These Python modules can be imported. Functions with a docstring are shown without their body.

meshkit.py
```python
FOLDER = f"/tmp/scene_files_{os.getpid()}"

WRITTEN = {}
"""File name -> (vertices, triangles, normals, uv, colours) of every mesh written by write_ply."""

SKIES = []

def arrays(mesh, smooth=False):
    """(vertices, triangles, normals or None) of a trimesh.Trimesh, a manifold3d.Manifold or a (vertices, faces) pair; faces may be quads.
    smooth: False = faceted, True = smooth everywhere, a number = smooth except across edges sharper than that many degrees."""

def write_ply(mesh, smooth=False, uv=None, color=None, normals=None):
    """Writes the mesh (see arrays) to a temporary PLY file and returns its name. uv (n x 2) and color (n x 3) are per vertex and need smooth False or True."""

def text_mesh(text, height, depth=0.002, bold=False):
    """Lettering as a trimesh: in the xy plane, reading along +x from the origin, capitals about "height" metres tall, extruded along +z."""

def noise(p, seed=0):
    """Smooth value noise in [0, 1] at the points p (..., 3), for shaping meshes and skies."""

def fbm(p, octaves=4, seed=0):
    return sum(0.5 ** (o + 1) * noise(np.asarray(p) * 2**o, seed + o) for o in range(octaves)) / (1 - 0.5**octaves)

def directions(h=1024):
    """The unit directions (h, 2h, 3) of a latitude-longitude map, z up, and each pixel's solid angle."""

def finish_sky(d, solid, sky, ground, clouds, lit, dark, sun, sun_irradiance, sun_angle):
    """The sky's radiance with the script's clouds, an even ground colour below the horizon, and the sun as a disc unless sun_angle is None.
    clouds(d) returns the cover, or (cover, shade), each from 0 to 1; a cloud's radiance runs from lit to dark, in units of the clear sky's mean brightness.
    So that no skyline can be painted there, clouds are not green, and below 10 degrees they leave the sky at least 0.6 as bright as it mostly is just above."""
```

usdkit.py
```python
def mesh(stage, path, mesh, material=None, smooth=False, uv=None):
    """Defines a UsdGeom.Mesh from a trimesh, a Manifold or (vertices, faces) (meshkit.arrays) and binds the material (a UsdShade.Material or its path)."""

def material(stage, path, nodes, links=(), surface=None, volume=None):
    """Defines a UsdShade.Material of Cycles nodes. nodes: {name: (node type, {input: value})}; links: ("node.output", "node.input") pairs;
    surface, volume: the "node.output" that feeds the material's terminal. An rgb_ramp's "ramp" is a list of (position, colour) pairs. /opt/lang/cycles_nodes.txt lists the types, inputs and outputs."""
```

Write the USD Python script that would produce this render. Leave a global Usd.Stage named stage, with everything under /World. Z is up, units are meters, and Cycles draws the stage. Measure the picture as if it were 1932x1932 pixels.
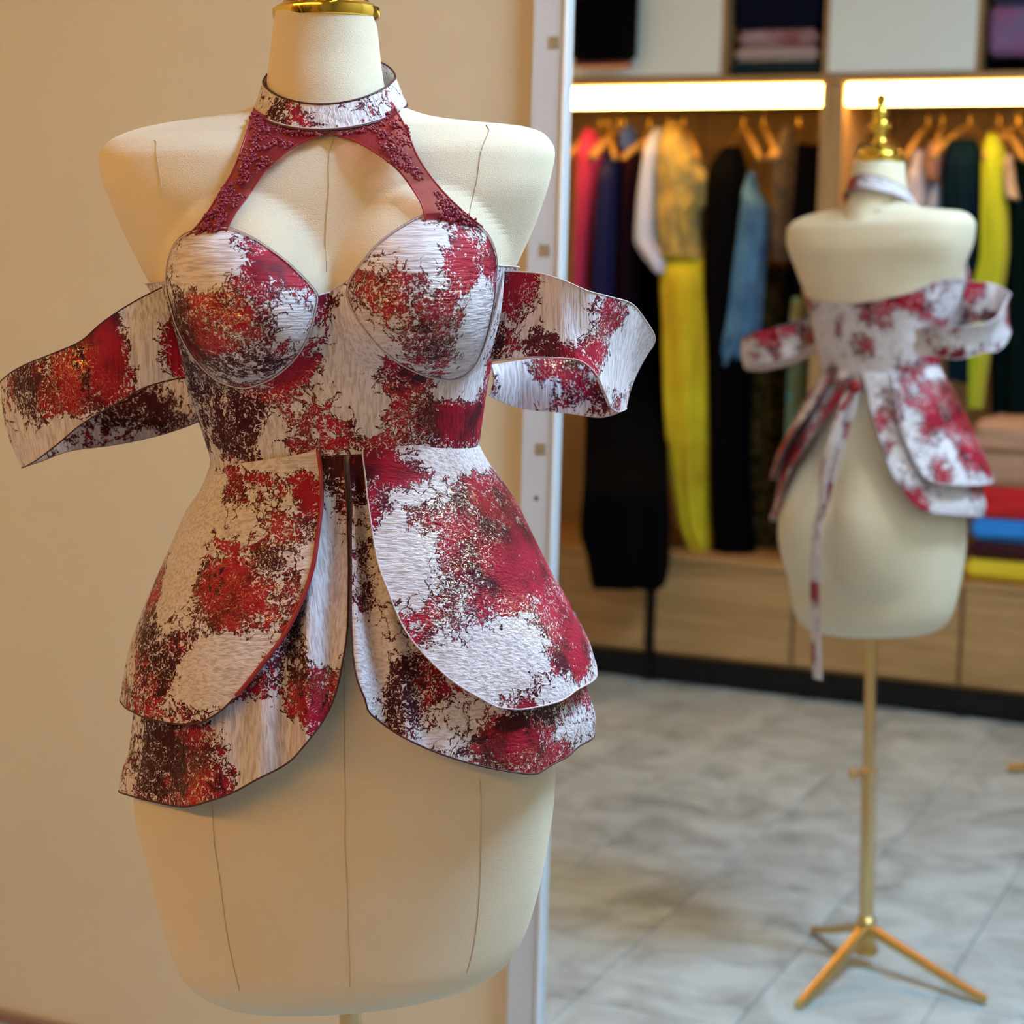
import math, random
import numpy as np, trimesh, usdkit, meshkit
from scipy.interpolate import PchipInterpolator
from pxr import Usd, UsdGeom, UsdLux, Sdf, Gf, Vt, UsdShade

stage = Usd.Stage.CreateInMemory()
UsdGeom.Xform.Define(stage, '/World'); UsdGeom.Scope.Define(stage, '/World/Looks')
stage.SetDefaultPrim(stage.GetPrimAtPath('/World'))

# ------------------------------------------------------------------ camera, lights, exposure
F, W = 3574.6281, 1932.0
PITCH, ROLL, YAW = 0.1279, 0.0264, 0.4220
CAM = np.array([0.0, -2.4375, 1.2757])
EXPOSURE = -0.56
COOL, COOL_W = (0.50, 0.80, 1.14), 68.0
WARM, WARM_W = (1.0, 0.54, 0.15), 14.0
STRIP, STRIP_W = (1.0, 0.50, 0.11), 62.0
def cam_axes():
    f = np.array([-math.sin(YAW)*math.cos(PITCH), math.cos(YAW)*math.cos(PITCH), -math.sin(PITCH)])
    r = np.array([math.cos(YAW), math.sin(YAW), 0]); u = np.cross(r, f)
    return r*math.cos(ROLL)+u*math.sin(ROLL), -r*math.sin(ROLL)+u*math.cos(ROLL), f
CR, CU, CF = cam_axes()
cam = UsdGeom.Camera.Define(stage, '/World/camera')
cam.AddTransformOp().Set(Gf.Matrix4d(*CR, 0, *CU, 0, *(-CF), 0, *CAM, 1))
cam.CreateHorizontalApertureAttr(36.0); cam.CreateFocalLengthAttr(36.0*F/W)
cam.CreateFStopAttr(6.3); cam.CreateFocusDistanceAttr(1.58)
cam.CreateClippingRangeAttr(Gf.Vec2f(0.02, 100)); cam.CreateExposureAttr(EXPOSURE)

def ray(px, py): return CF + CR*(px-966)/F - CU*(py-966)/F
def real_y(px, py, y):                     # point on the real plane y
    d = ray(px, py); return CAM + d*((y-CAM[1])/d[1])
def mir_y(px, py, y):                      # point on plane y (negative, in the room) that is seen in the mirror (plane y = 0)
    d = ray(px, py); P = CAM + d*((-y-CAM[1])/d[1]); return np.array([P[0], -P[1], P[2]])
def mir_floor(px, py, z=0.0):
    d = ray(px, py); P = CAM + d*((z-CAM[2])/d[2]); return np.array([P[0], -P[1], P[2]])

# ------------------------------------------------------------------ helpers
used = {}
def numbered(parent, name):
    k = parent + '/' + name; n = used.get(k, 0); used[k] = n+1
    return k if n == 0 else f'{k}_{n:03d}'
def path_of(p): return '/World' if p is None else str(p.GetPath())
def meta(p, label=None, cat=None, group=None, kind=None):
    for k, v in (('label', label), ('category', cat), ('group', group), ('kind', kind)):
        if v: p.SetCustomDataByKey(k, v)
    return p
def thing(name, label, cat, group=None, M=None, loc=None, kind=None):
    x = UsdGeom.Xform.Define(stage, numbered('/World', name))
    if M is not None: x.AddTransformOp().Set(Gf.Matrix4d(*np.asarray(M).T.ravel().tolist()))
    elif loc is not None: x.AddTranslateOp().Set(Gf.Vec3d(*map(float, loc)))
    return meta(x.GetPrim(), label, cat, group, kind)
def obj(name, mesh, mat, parent=None, smooth=35, label=None, cat=None, group=None, kind=None, prim=None):
    m = usdkit.mesh(stage, numbered(path_of(parent), name), mesh, mat, smooth=smooth)
    if prim:
        for k, v in prim.items():
            UsdGeom.PrimvarsAPI(m).CreatePrimvar(k, Sdf.ValueTypeNames.FloatArray, 'vertex').Set(Vt.FloatArray.FromNumpy(np.asarray(v, np.float32)))
    return meta(m.GetPrim(), label, cat, group, kind)
def struct(name, mesh, mat, parent=None, label=None, smooth=False):
    return obj(name, mesh, mat, parent, smooth=smooth, kind='structure' if parent is None else None, label=label)
def box(x0, x1, y0, y1, z0, z1, bev=0.0):
    c = np.array([x0+x1, y0+y1, z0+z1])/2; e = np.abs(np.array([x1-x0, y1-y0, z1-z0]))
    if bev <= 0: return trimesh.creation.box(e, trimesh.transformations.translation_matrix(c))
    b = min(bev, e.min()*.45); pts = []
    for s in np.ndindex(2, 2, 2):
        s = np.array(s)*2-1
        for k in range(3):
            q = e/2-b; q[k] = e[k]/2; pts.append(c+s*q)
    return trimesh.convex.convex_hull(np.array(pts))
def tube(pts, rad, n=10, cap=True):
    p = np.asarray(pts, float); rad = np.broadcast_to(rad, (len(p),))
    t = np.gradient(p, axis=0); t /= np.linalg.norm(t, axis=1, keepdims=True)+1e-12
    a = np.cross(t[0], [0.3, 0.2, 0.93]); a /= np.linalg.norm(a)
    A = []
    for k in range(len(p)):
        a = a-t[k]*(a@t[k]); a /= np.linalg.norm(a); A.append(a)
    A = np.array(A); B = np.cross(t, A); g = np.arange(n)*2*np.pi/n
    v = p[:, None]+rad[:, None, None]*(np.cos(g)[None, :, None]*A[:, None]+np.sin(g)[None, :, None]*B[:, None])
    i, j = np.meshgrid(np.arange(len(p)-1), np.arange(n), indexing='ij')
    q = np.stack([i*n+j, i*n+(j+1) % n, (i+1)*n+(j+1) % n, (i+1)*n+j], -1).reshape(-1, 4)
    f = np.vstack([q[:, [0, 1, 2]], q[:, [0, 2, 3]]]); v = v.reshape(-1, 3)
    if cap:
        c0, c1 = len(v), len(v)+1; v = np.vstack([v, p[0], p[-1]]); k = np.arange(n); e = (len(p)-1)*n
        f = np.vstack([f, np.stack([np.full(n, c0), (k+1) % n, k], 1), np.stack([np.full(n, c1), e+k, e+(k+1) % n], 1)])
    return trimesh.Trimesh(v, f, process=False)
def lathe(prof, n=40, at=(0, 0, 0)):
    m = trimesh.creation.revolve(np.array(prof, float), sections=n); m.apply_translation(at); return m
def cat(*m): return trimesh.util.concatenate(list(m))
def smooth_curve(pts, n):
    p = np.asarray(pts, float); s = np.r_[0, np.cumsum(np.linalg.norm(np.diff(p[:, :2], axis=0), axis=1)+1e-9)]; s /= s[-1]
    return PchipInterpolator(s, p)(np.linspace(0, 1, n))
def grid_normals(P):
    a, b = np.gradient(P, axis=0), np.gradient(P, axis=1)
    n = np.cross(a, b); return n/(np.linalg.norm(n, axis=2, keepdims=True)+1e-12)
def shell(P, th, centre=None, closed=False):
    """a cloth of thickness th from a grid of points: outer face, inner face and rim. Returns mesh and the index of each vertex into the grid"""
    n, m = P.shape[:2]; N = grid_normals(P)
    if closed:
        Q = np.concatenate([P[-2:-1], P, P[1:2]]); N = grid_normals(Q)[1:-1]
    if centre is not None and (N*(P-centre)).sum() < 0: N = -N; flip = True
    else: flip = False
    idx = np.arange(n*m).reshape(n, m)
    q = np.stack([idx[:-1, :-1], idx[1:, :-1], idx[1:, 1:], idx[:-1, 1:]], -1).reshape(-1, 4)
    if flip: q = q[:, ::-1]
    O, I = P.reshape(-1, 3), (P-N*th).reshape(-1, 3); K = n*m
    V, Q, src = [O, I], [q, q[:, ::-1]+K], [np.arange(K), np.arange(K)]
    rim = [idx[:, 0], idx[:, -1][::-1]]
    if not closed: rim += [idx[0, :][::-1], idx[-1, :]]
    base = 2*K
    for r in rim:
        k = len(r); V += [O[r], I[r]]; src += [r, r]; a = np.arange(k-1)+base
        w = np.stack([a, a+1, a+1+k, a+k], 1); Q.append(w[:, ::-1] if not flip else w); base += 2*k
    v = np.vstack(V); f = np.vstack(Q); f = np.vstack([f[:, [0, 1, 2]], f[:, [0, 2, 3]]])
    return trimesh.Trimesh(v, f, process=False), np.concatenate(src)

# ------------------------------------------------------------------ materials
Lk = '/World/Looks/'
def mat_plain(name, col, rough=.5, metal=0., spec=.5, noise=0., scale=8., bump=0., bscale=200., sheen=0., col2=None, stretch=(1, 1, 1), detail=4):
    nodes = {'p': ('principled_bsdf', {'base_color': col, 'roughness': rough, 'metallic': metal, 'specular_ior_level': spec, 'sheen_weight': sheen}), 'g': ('texture_coordinate', {})}
    links = []
    if noise or col2:
        c2 = col2 or tuple(c*(1-noise) for c in col)
        nodes['m'] = ('mapping', {'scale': stretch}); nodes['n'] = ('noise_texture', {'scale': scale, 'detail': detail, 'roughness': .6})
        nodes['r'] = ('rgb_ramp', {'ramp': [(.35, c2), (.65, col)]})
        links += [('g.object', 'm.vector'), ('m.vector', 'n.vector'), ('n.fac', 'r.fac'), ('r.color', 'p.base_color')]
    if bump:
        nodes['m2'] = ('mapping', {'scale': stretch}); nodes['n2'] = ('noise_texture', {'scale': bscale, 'detail': 3}); nodes['b'] = ('bump', {'strength': bump, 'distance': .002})
        links += [('g.object', 'm2.vector'), ('m2.vector', 'n2.vector'), ('n2.fac', 'b.height'), ('b.normal', 'p.normal')]
    return usdkit.material(stage, Lk+name, nodes, links, 'p.BSDF')
def mat_emit(name, col, s):
    return usdkit.material(stage, Lk+name, {'e': ('emission', {'color': col, 'strength': s})}, [], 'e.emission')

def mat_linen():
    nodes = {'g': ('texture_coordinate', {}), 'm': ('mapping', {'rotation': (0, .5, 0), 'scale': (1, 1, 2.2)}),
             'n': ('noise_texture', {'scale': 760, 'detail': 2.0, 'roughness': .55}), 'm2': ('mapping', {'rotation': (0, .5, 0), 'scale': (1, 1, 1.8)}),
             'n1': ('noise_texture', {'scale': 9, 'detail': 3}), 'r': ('rgb_ramp', {'ramp': [(.3, (.75, .65, .485)), (.7, (.80, .70, .53))]}),
             'b': ('bump', {'strength': .4, 'distance': .0012}), 'p': ('principled_bsdf', {'roughness': .85, 'specular_ior_level': .2, 'sheen_weight': .1})}
    return usdkit.material(stage, Lk+'linen', nodes, [('g.object', 'm.vector'), ('m.vector', 'n.vector'), ('g.object', 'n1.vector'), ('n1.fac', 'r.fac'), ('r.color', 'p.base_color'), ('n.fac', 'b.height'), ('b.normal', 'p.normal')], 'p.BSDF')

def mat_brocade(name, stretch, rot=(0, 0, 0), bump=.85):
    """white crinkled brocade with ragged crimson patches, dark maroon outlines and gold thread; 'red' and 'gold' are woven pattern fields of the mesh"""
    N = {
     'g': ('texture_coordinate', {}), 'ar': ('attribute', {'attribute': 'red'}), 'ag': ('attribute', {'attribute': 'gold'}),
     'wn': ('noise_texture', {'scale': 70, 'detail': 3}), 'ws': ('mix_vector', {'fac': .018, 'use_clamp': False}),
     'n1': ('noise_texture', {'scale': 52, 'detail': 5, 'roughness': .62, 'distortion': 1.3}),
     'n2': ('noise_texture', {'scale': 240, 'detail': 3, 'roughness': .6, 'distortion': 1.4}),
     'a1': ('math', {'math_type': 'multiply_add', 'value2': 2.5, 'value3': -1.25}),
     'a2': ('math', {'math_type': 'multiply_add', 'value2': 1.15, 'value3': -.575}),
     's1': ('math', {'math_type': 'add'}), 's2': ('math', {'math_type': 'add'}),
     'red': ('rgb_ramp', {'ramp': [(0, (0, 0, 0)), (.495, (0, 0, 0)), (.51, (1, 1, 1)), (1, (1, 1, 1))]}),
     'edge': ('rgb_ramp', {'ramp': [(0, (0, 0, 0)), (.455, (0, 0, 0)), (.475, (1, 1, 1)), (.54, (1, 1, 1)), (.60, (0, 0, 0)), (1, (0, 0, 0))]}),
     # thin coral veins around the patches
     'v': ('voronoi_texture', {'feature': 'distance_to_edge', 'scale': 75}),
     'vt': ('math', {'math_type': 'less_than', 'value2': .045}),
     'vm': ('rgb_ramp', {'ramp': [(0, (0, 0, 0)), (.14, (0, 0, 0)), (.22, (1, 1, 1)), (.52, (1, 1, 1)), (.6, (0, 0, 0)), (1, (0, 0, 0))]}),
     'vv': ('math', {'math_type': 'multiply'}),
     # white flecks inside the red
     'n3': ('noise_texture', {'scale': 210, 'detail': 4, 'roughness': .55, 'distortion': 2.2}),
     'fl': ('rgb_ramp', {'ramp': [(0, (0, 0, 0)), (.565, (0, 0, 0)), (.59, (1, 1, 1)), (1, (1, 1, 1))]}),
     'flm': ('math', {'math_type': 'less_than', 'value2': .98}), 'flw': ('math', {'math_type': 'multiply'}),
     # colours; the white darkens in the crinkle troughs as painted shade
     'wc': ('rgb_ramp', {'ramp': [(.36, (.53, .45, .47)), (.56, (.74, .69, .75))]}), 'nw': ('noise_texture', {'scale': 1, 'detail': 3}),
     'rc': ('rgb_ramp', {'ramp': [(.36, (.075, .002, .010)), (.52, (.32, .004, .023)), (.7, (.41, .006, .033))]}), 'nr': ('noise_texture', {'scale': 30, 'detail': 4}), 'ad': ('attribute', {'attribute': 'dark'}), 'dn': ('math', {'math_type': 'multiply_add', 'value2': 2.2, 'value3': -1.1}), 'ds': ('math', {'math_type': 'add'}), 'dr': ('rgb_ramp', {'ramp': [(0, (0, 0, 0)), (.54, (0, 0, 0)), (.66, (1, 1, 1)), (1, (1, 1, 1))]}), 'rd': ('mix_color', {'b': (.045, .0015, .010)}),
     'm1': ('mix_color', {}), 'm2': ('mix_color', {'b': (.045, .004, .010)}), 'm3': ('mix_color', {'b': (.075, .006, .014)}),
     'ng': ('noise_texture', {'scale': 120, 'detail': 3, 'distortion': 2.6}), 'ga': ('math', {'math_type': 'subtract', 'value2': .5}), 'gd': ('math', {'math_type': 'absolute'}),
     'gb': ('math', {'math_type': 'multiply', 'value2': .013}), 'gx': ('math', {'math_type': 'less_than'}),
     'm4': ('mix_color', {'b': (.80, .62, .36)}),
     'mp': ('mapping', {'scale': stretch, 'rotation': rot}), 'nb': ('noise_texture', {'scale': 1, 'detail': 3, 'roughness': .5, 'distortion': .35}),
     'b': ('bump', {'strength': bump, 'distance': .0022}),
     'ro': ('map_range', {'from_min': 0, 'from_max': 1, 'to_min': .58, 'to_max': .28}),
     'p': ('principled_bsdf', {'roughness': .5, 'specular_ior_level': .2, 'sheen_weight': .0})}
    Lnk = [('g.object', 'wn.vector'), ('g.object', 'ws.a'), ('wn.color', 'ws.b'), ('ws.result', 'n1.vector'), ('g.object', 'n2.vector'), ('g.object', 'n3.vector'),
           ('n1.fac', 'a1.value1'), ('n2.fac', 'a2.value1'), ('ar.fac', 's1.value1'), ('a1.value', 's1.value2'), ('s1.value', 's2.value1'), ('a2.value', 's2.value2'),
           ('s2.value', 'red.fac'), ('s2.value', 'edge.fac'), ('s1.value', 'vm.fac'), ('ws.result', 'v.vector'), ('v.distance', 'vt.value1'), ('vt.value', 'vv.value1'), ('vm.color', 'vv.value2'),
           ('n3.fac', 'fl.fac'), ('s1.value', 'flm.value1'), ('fl.color', 'flw.value1'), ('flm.value', 'flw.value2'),
           ('g.object', 'mp.vector'), ('mp.vector', 'nb.vector'), ('nb.fac', 'wc.fac'), ('g.object', 'nr.vector'), ('nr.fac', 'rc.fac'),
           ('n1.fac', 'dn.value1'), ('dn.value', 'ds.value1'), ('ad.fac', 'ds.value2'), ('ds.value', 'dr.fac'), ('rc.color', 'rd.a'), ('dr.color', 'rd.fac'), ('wc.color', 'm1.a'), ('rd.result', 'm1.b'), ('red.color', 'm1.fac'), ('m1.result', 'm2.a'), ('edge.color', 'm2.fac'),
           ('vv.value', 'm3.fac'), ('m2.result', 'm3.a'), ('flw.value', 'mw.fac'), ('m3.result', 'mw.a'), ('wc.color', 'mw.b'),
           ('g.object', 'ng.vector'), ('ng.fac', 'ga.value1'), ('ga.value', 'gd.value1'), ('ag.fac', 'gb.value1'), ('gd.value', 'gx.value1'), ('gb.value', 'gx.value2'),
           ('gx.value', 'm4.fac'), ('mw.result', 'm4.a'), ('m4.result', 'p.base_color'), ('gx.value', 'p.metallic'), ('gx.value', 'ro.value'), ('ro.result', 'p.roughness'),
           ('nb.fac', 'b.height'), ('b.normal', 'p.normal')]
    N['mw'] = ('mix_color', {})
    return usdkit.material(stage, Lk+name, N, Lnk, 'p.BSDF')
def mat_sheer():
    nodes = {'t': ('transparent_bsdf', {'color': (.95, .62, .62)}), 'd': ('principled_bsdf', {'base_color': (.30, .012, .035), 'roughness': .55}), 'x': ('mix_closure', {'fac': .60}), 'g': ('texture_coordinate', {}),
             'n': ('noise_texture', {'scale': 45, 'detail': 2}), 'r': ('map_range', {'from_min': .3, 'from_max': .7, 'to_min': .16, 'to_max': .42})}
    return usdkit.material(stage, Lk+'sheer', nodes, [('g.object', 'n.vector'), ('n.fac', 'r.value'), ('r.result', 'x.fac'), ('t.BSDF', 'x.closure1'), ('d.BSDF', 'x.closure2')], 'x.closure')
LINEN = mat_linen()
BRO_V = mat_brocade('brocade_vertical', (420, 420, 26))
BRO_H = mat_brocade('brocade_horizontal', (40, 60, 420))
BRO_D = mat_brocade('brocade_diagonal', (60, 420, 420), (0, -.55, 0))
BRO_E = mat_brocade('brocade_diagonal_left', (60, 420, 420), (0, .6, 0))
SHEER = mat_sheer()
THREAD = mat_plain('seam_thread', (.58, .47, .31), .8)
RED = mat_plain('red_piping', (.30, .010, .022), .42)
PALE = mat_plain('pale_edge', (.60, .50, .54), .5)
DARK = mat_plain('dark_edge', (.06, .006, .012), .5)
BEAD = mat_plain('wine_bead', (.24, .006, .04), .16, spec=.8)
GOLD = mat_plain('polished_gold', (.88, .60, .10), .13, 1.0)
BRASS = mat_plain('brass_tube', (.72, .50, .20), .26, 1.0)
COPPER = mat_plain('rose_gold_tube', (.80, .56, .28), .18, 1.0)
WALL = mat_plain('cream_wall', (.75, .64, .45), .75, spec=.25, noise=.04, scale=2.5, bump=.08, bscale=60)
DIMMED_WALL = mat_plain('dimmed_wall', (.42, .34, .23), .8, spec=.2)  # out-of-view walls, colour darkened and warmed to limit cool bounce
CEIL = mat_plain('ceiling_dimmed', (.52, .45, .34), .9, spec=.1)  # unseen ceiling, colour kept dim and warm to hold down bounced light
FRAME = mat_plain('white_frame', (.62, .66, .73), .38)
TRIM = mat_plain('silver_trim', (.80, .86, .95), .32, .35)
TAPE = mat_plain('tan_tape', (.42, .32, .18), .6, noise=.3, scale=120)
BLACK = mat_plain('black_metal', (.005, .005, .006), .6, spec=.25)
MIRROR = usdkit.material(stage, Lk+'mirror_silver', {'p': ('principled_bsdf', {'base_color': (.90, .93, .92), 'metallic': 1.0, 'roughness': 0.0})}, [], 'p.BSDF')
WOOD = mat_plain('oak_wood', (.52, .31, .135), .5, col2=(.36, .205, .08), scale=3.5, stretch=(.9, 3, 14), detail=6, bump=.1, bscale=30)
WOODV = mat_plain('oak_wood_upright', (.50, .31, .14), .5, col2=(.36, .21, .09), scale=3.5, stretch=(14, 3, .9), detail=6)
DOORM = mat_plain('pale_door', (.82, .90, .92), .5)
HANG = mat_plain('hanger_wood', (.62, .36, .10), .38, noise=.2, scale=40)
STEEL = mat_plain('rail_steel', (.6, .6, .6), .25, 1.0)
LED = mat_emit('led_strip', STRIP, STRIP_W)
PANEL = mat_emit('unseen_cool_panel', COOL, COOL_W)
NPANEL = mat_emit('unseen_neutral_panel', (.86, .92, .88), 95.0)
WPANEL = mat_emit('unseen_warm_panel', WARM, WARM_W)
def mat_tile(name, k):
    nodes = {'g': ('texture_coordinate', {}), 'n': ('noise_texture', {'scale': 5.5, 'detail': 6, 'roughness': .62, 'distortion': 1.2}), 'o': ('mapping', {'location': (k*3.1, k*1.7, 0)}),
             'r': ('rgb_ramp', {'ramp': [(.32, (.22, .26, .275)), (.48, (.36, .415, .44)), (.62, (.45, .53, .565))]}), 'p': ('principled_bsdf', {'roughness': .42, 'specular_ior_level': .4})}
    return usdkit.material(stage, Lk+name, nodes, [('g.object', 'o.vector'), ('o.vector', 'n.vector'), ('n.fac', 'r.fac'), ('r.color', 'p.base_color')], 'p.BSDF')
TILES = [mat_tile(f'stone_tile_{k}', k) for k in range(3)]
GROUT = mat_plain('grout', (.26, .26, .25), .9)

# ------------------------------------------------------------------ room
X0, X1, Y1, HC = -2.95, 1.60, -3.80, 2.85
floor = struct('floor', box(X0, X1, Y1, 0, -.06, -.004), GROUT)
rng = random.Random(3); ts = .288
tile_mesh = {}
ix0, iy0 = int(math.floor((X0+.905)/ts))-1, 0
for i in range(ix0, int((X1+.905)/ts)+1):
    for j in range(0, 14):
        xa, xb = -.905+i*ts, -.905+(i+1)*ts; yb, ya = -j*ts, -(j+1)*ts
        xa, xb, ya = max(xa, X0), min(xb, X1), max(ya, Y1)
        if xb-xa < .02 or yb-ya < .02 or xb < -2.9 or xa > .8: continue
        g = .0011
        obj('tile', box(xa+g, xb-g, ya+g, yb-g, -.012, rng.uniform(-.0004, 0), .001), TILES[rng.randrange(3)], floor, smooth=False)
struct('wall_back', box(X0-.1, X1+.1, 0, .12, 0, HC), WALL)
struct('wall_left', box(X0-.1, X0, Y1, 0, 0, HC), WALL)
struct('wall_right', box(X1, X1+.1, Y1, 0, 0, HC), DIMMED_WALL)
struct('wall_front', box(X0-.1, X1+.1, Y1-.1, Y1, 0, HC), DIMMED_WALL)
struct('ceiling', box(X0-.1, X1+.1, Y1-.1, .12, HC, HC+.08), CEIL)
bb = struct('baseboard_back', box(X0, -1.08, -.012, 0, 0, .022, .003), mat_plain('baseboard_brown', (.30, .16, .09), .5))

def unseen_ceiling_lamp(x, y, sx, sy, mat, label):
    t = thing('unseen_ceiling_light', label, 'ceiling light', loc=(x, y, HC))
    obj('frame', cat(box(-sx-.03, sx+.03, -sy-.03, -sy, -.05, 0), box(-sx-.03, sx+.03, sy, sy+.03, -.05, 0), box(-sx-.03, -sx, -sy, sy, -.05, 0), box(sx, sx+.03, -sy, sy, -.05, 0)), FRAME, t, smooth=False)
    obj('diffuser', box(-sx, sx, -sy, sy, -.045, -.03), mat, t, smooth=False)
unseen_ceiling_lamp(.46, -.74, .40, .30, PANEL, 'unseen cool ceiling light panel placed to light the right side of the dress form')  # out of view, placed to light the form's right side and chest
unseen_ceiling_lamp(.12, -.21, .22, .12, NPANEL, 'small unseen neutral ceiling light panel placed to brighten the back of the dress form')  # out of view, placed to brighten the form's back in the mirror
unseen_ceiling_lamp(-2.35, -1.45, .25, .25, WPANEL, 'unseen warm ceiling light panel placed to warm the left wall and the dress form')  # out of view, placed to warm the left wall and shaded side

# ------------------------------------------------------------------ mirror on the wall
MX0, MXF, MXT, MX1, MZ0, MZ1 = -1.0725, -1.0275, -1.0190, -.22, .10, 2.15
t = thing('wall_mirror', 'tall wall mirror in a flat white frame with tan tape squares', 'mirror', loc=(0, 0, 0))
obj('glass', box(MXT-.004, MX1, -.014, -.006, MZ0+.05, MZ1-.05), MIRROR, t, smooth=False, label='mirror glass reflecting the back of the dress and a clothes rail')
fr = obj('frame', cat(box(MX0, MXF, -.022, 0, MZ0, MZ1, .0015), box(MX1, MX1+.045, -.022, 0, MZ0, MZ1, .0015), box(MXF, MX1, -.022, 0, MZ1-.045, MZ1, .0015), box(MXF, MX1, -.022, 0, MZ0, MZ0+.045, .0015), box(MXF, MX1, -.006, -.0005, MZ0+.04, MZ1-.04)), FRAME, t, smooth=False)
obj('edge_trim', cat(box(MXF, MXT, -.026, -.014, MZ0+.045, MZ1-.045, .003), box(MX1-.008, MX1, -.026, -.014, MZ0+.045, MZ1-.045, .003)), TRIM, t, smooth=False, label='bright silvery edge strip along the mirror glass')
for (px, py) in ((1045, 80), (1028, 472), (1020, 847)):
    P = real_y(px, py, -.022)
    obj('tape_square', box(P[0]-.0072, P[0]+.0072, -.0232, -.022, P[2]-.0075, P[2]+.0075), TAPE, fr, smooth=False, label='tan square of tape left on the white frame')
P = real_y(1012, 940, -.022)
obj('screw_hole', lathe([(0, 0), (.0030, 0), (.0032, .0006), (0, .0006)], 16).apply_transform(trimesh.transformations.rotation_matrix(math.pi/2, [1, 0, 0])).apply_translation((P[0], -.0220, P[2])), BLACK, fr)

# ------------------------------------------------------------------ dress form: frame of reference, leaning a little as in the photograph
TH, MXB, MYB, LX, LY = .0077, -.7730, -.9823, -.0411, .0016
ca, sa = math.cos(YAW+TH), math.sin(YAW+TH)
MF = np.eye(4); ax, ay = np.array([ca, sa, 0]), np.array([-sa, ca, 0])
MF[:3, 0] = ax+np.array([0, 0, -LX]); MF[:3, 1] = ay; MF[:3, 2] = ax*LX+ay*LY+np.array([0, 0, 1]); MF[:3, 3] = (MXB, MYB, 0)
MI = np.linalg.inv(MF)
def to_local(P): return (MI @ np.r_[P, 1])[:3]
CL = to_local(CAM); RL = MI[:3, :3]
def L(px, py, yl=0.0):                     # local x, y, z of the pixel's ray at the local depth yl
    d = RL @ ray(px, py); return CL+d*((yl-CL[1])/d[1])
ZB, ZN = .6245, .6245+.86
HL = [(527, 28), (520, 60), (515, 100), (508, 140), (503, 165), (495, 185), (478, 202), (440, 215), (380, 224), (300, 236), (240, 252), (205, 272), (191, 300), (195, 330), (215, 385), (240, 445), (275, 515), (300, 560), (316, 600), (335, 650), (352, 700), (375, 770), (395, 830), (405, 866), (398, 910), (375, 990), (345, 1080), (310, 1180), (280, 1290), (262, 1400), (256, 1520), (275, 1600), (300, 1700), (325, 1780), (348, 1830), (395, 1864), (450, 1877), (560, 1880)]
HR = [(705, 28), (711, 60), (715, 100), (720, 140), (724, 160), (732, 178), (750, 195), (800, 216), (860, 227), (920, 233), (990, 240), (1030, 256), (1047, 288), (1040, 330), (1015, 410), (985, 480), (966, 520), (955, 560), (945, 600), (930, 650), (918, 700), (908, 760), (900, 820), (897, 850), (905, 895), (925, 955), (955, 1040), (990, 1140), (1020, 1250), (1040, 1350), (1048, 1450), (1045, 1510), (1032, 1600), (1010, 1700), (985, 1768), (950, 1812), (880, 1842), (780, 1859), (690, 1870)]
def profile(pts, yl=0.0):
    q = np.array([L(*p, yl)[[0, 2]] for p in pts]); o = np.argsort(q[:, 1]); q = q[o]; k = np.r_[True, np.diff(q[:, 1]) > 1e-4]
    return q[k]
pl, pr = profile(HL), profile(HR)
def clamped(q):
    f = PchipInterpolator(q[:, 1], q[:, 0]); a, b = q[0, 1], q[-1, 1]
    return lambda z: f(np.clip(z, a, b))
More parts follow.
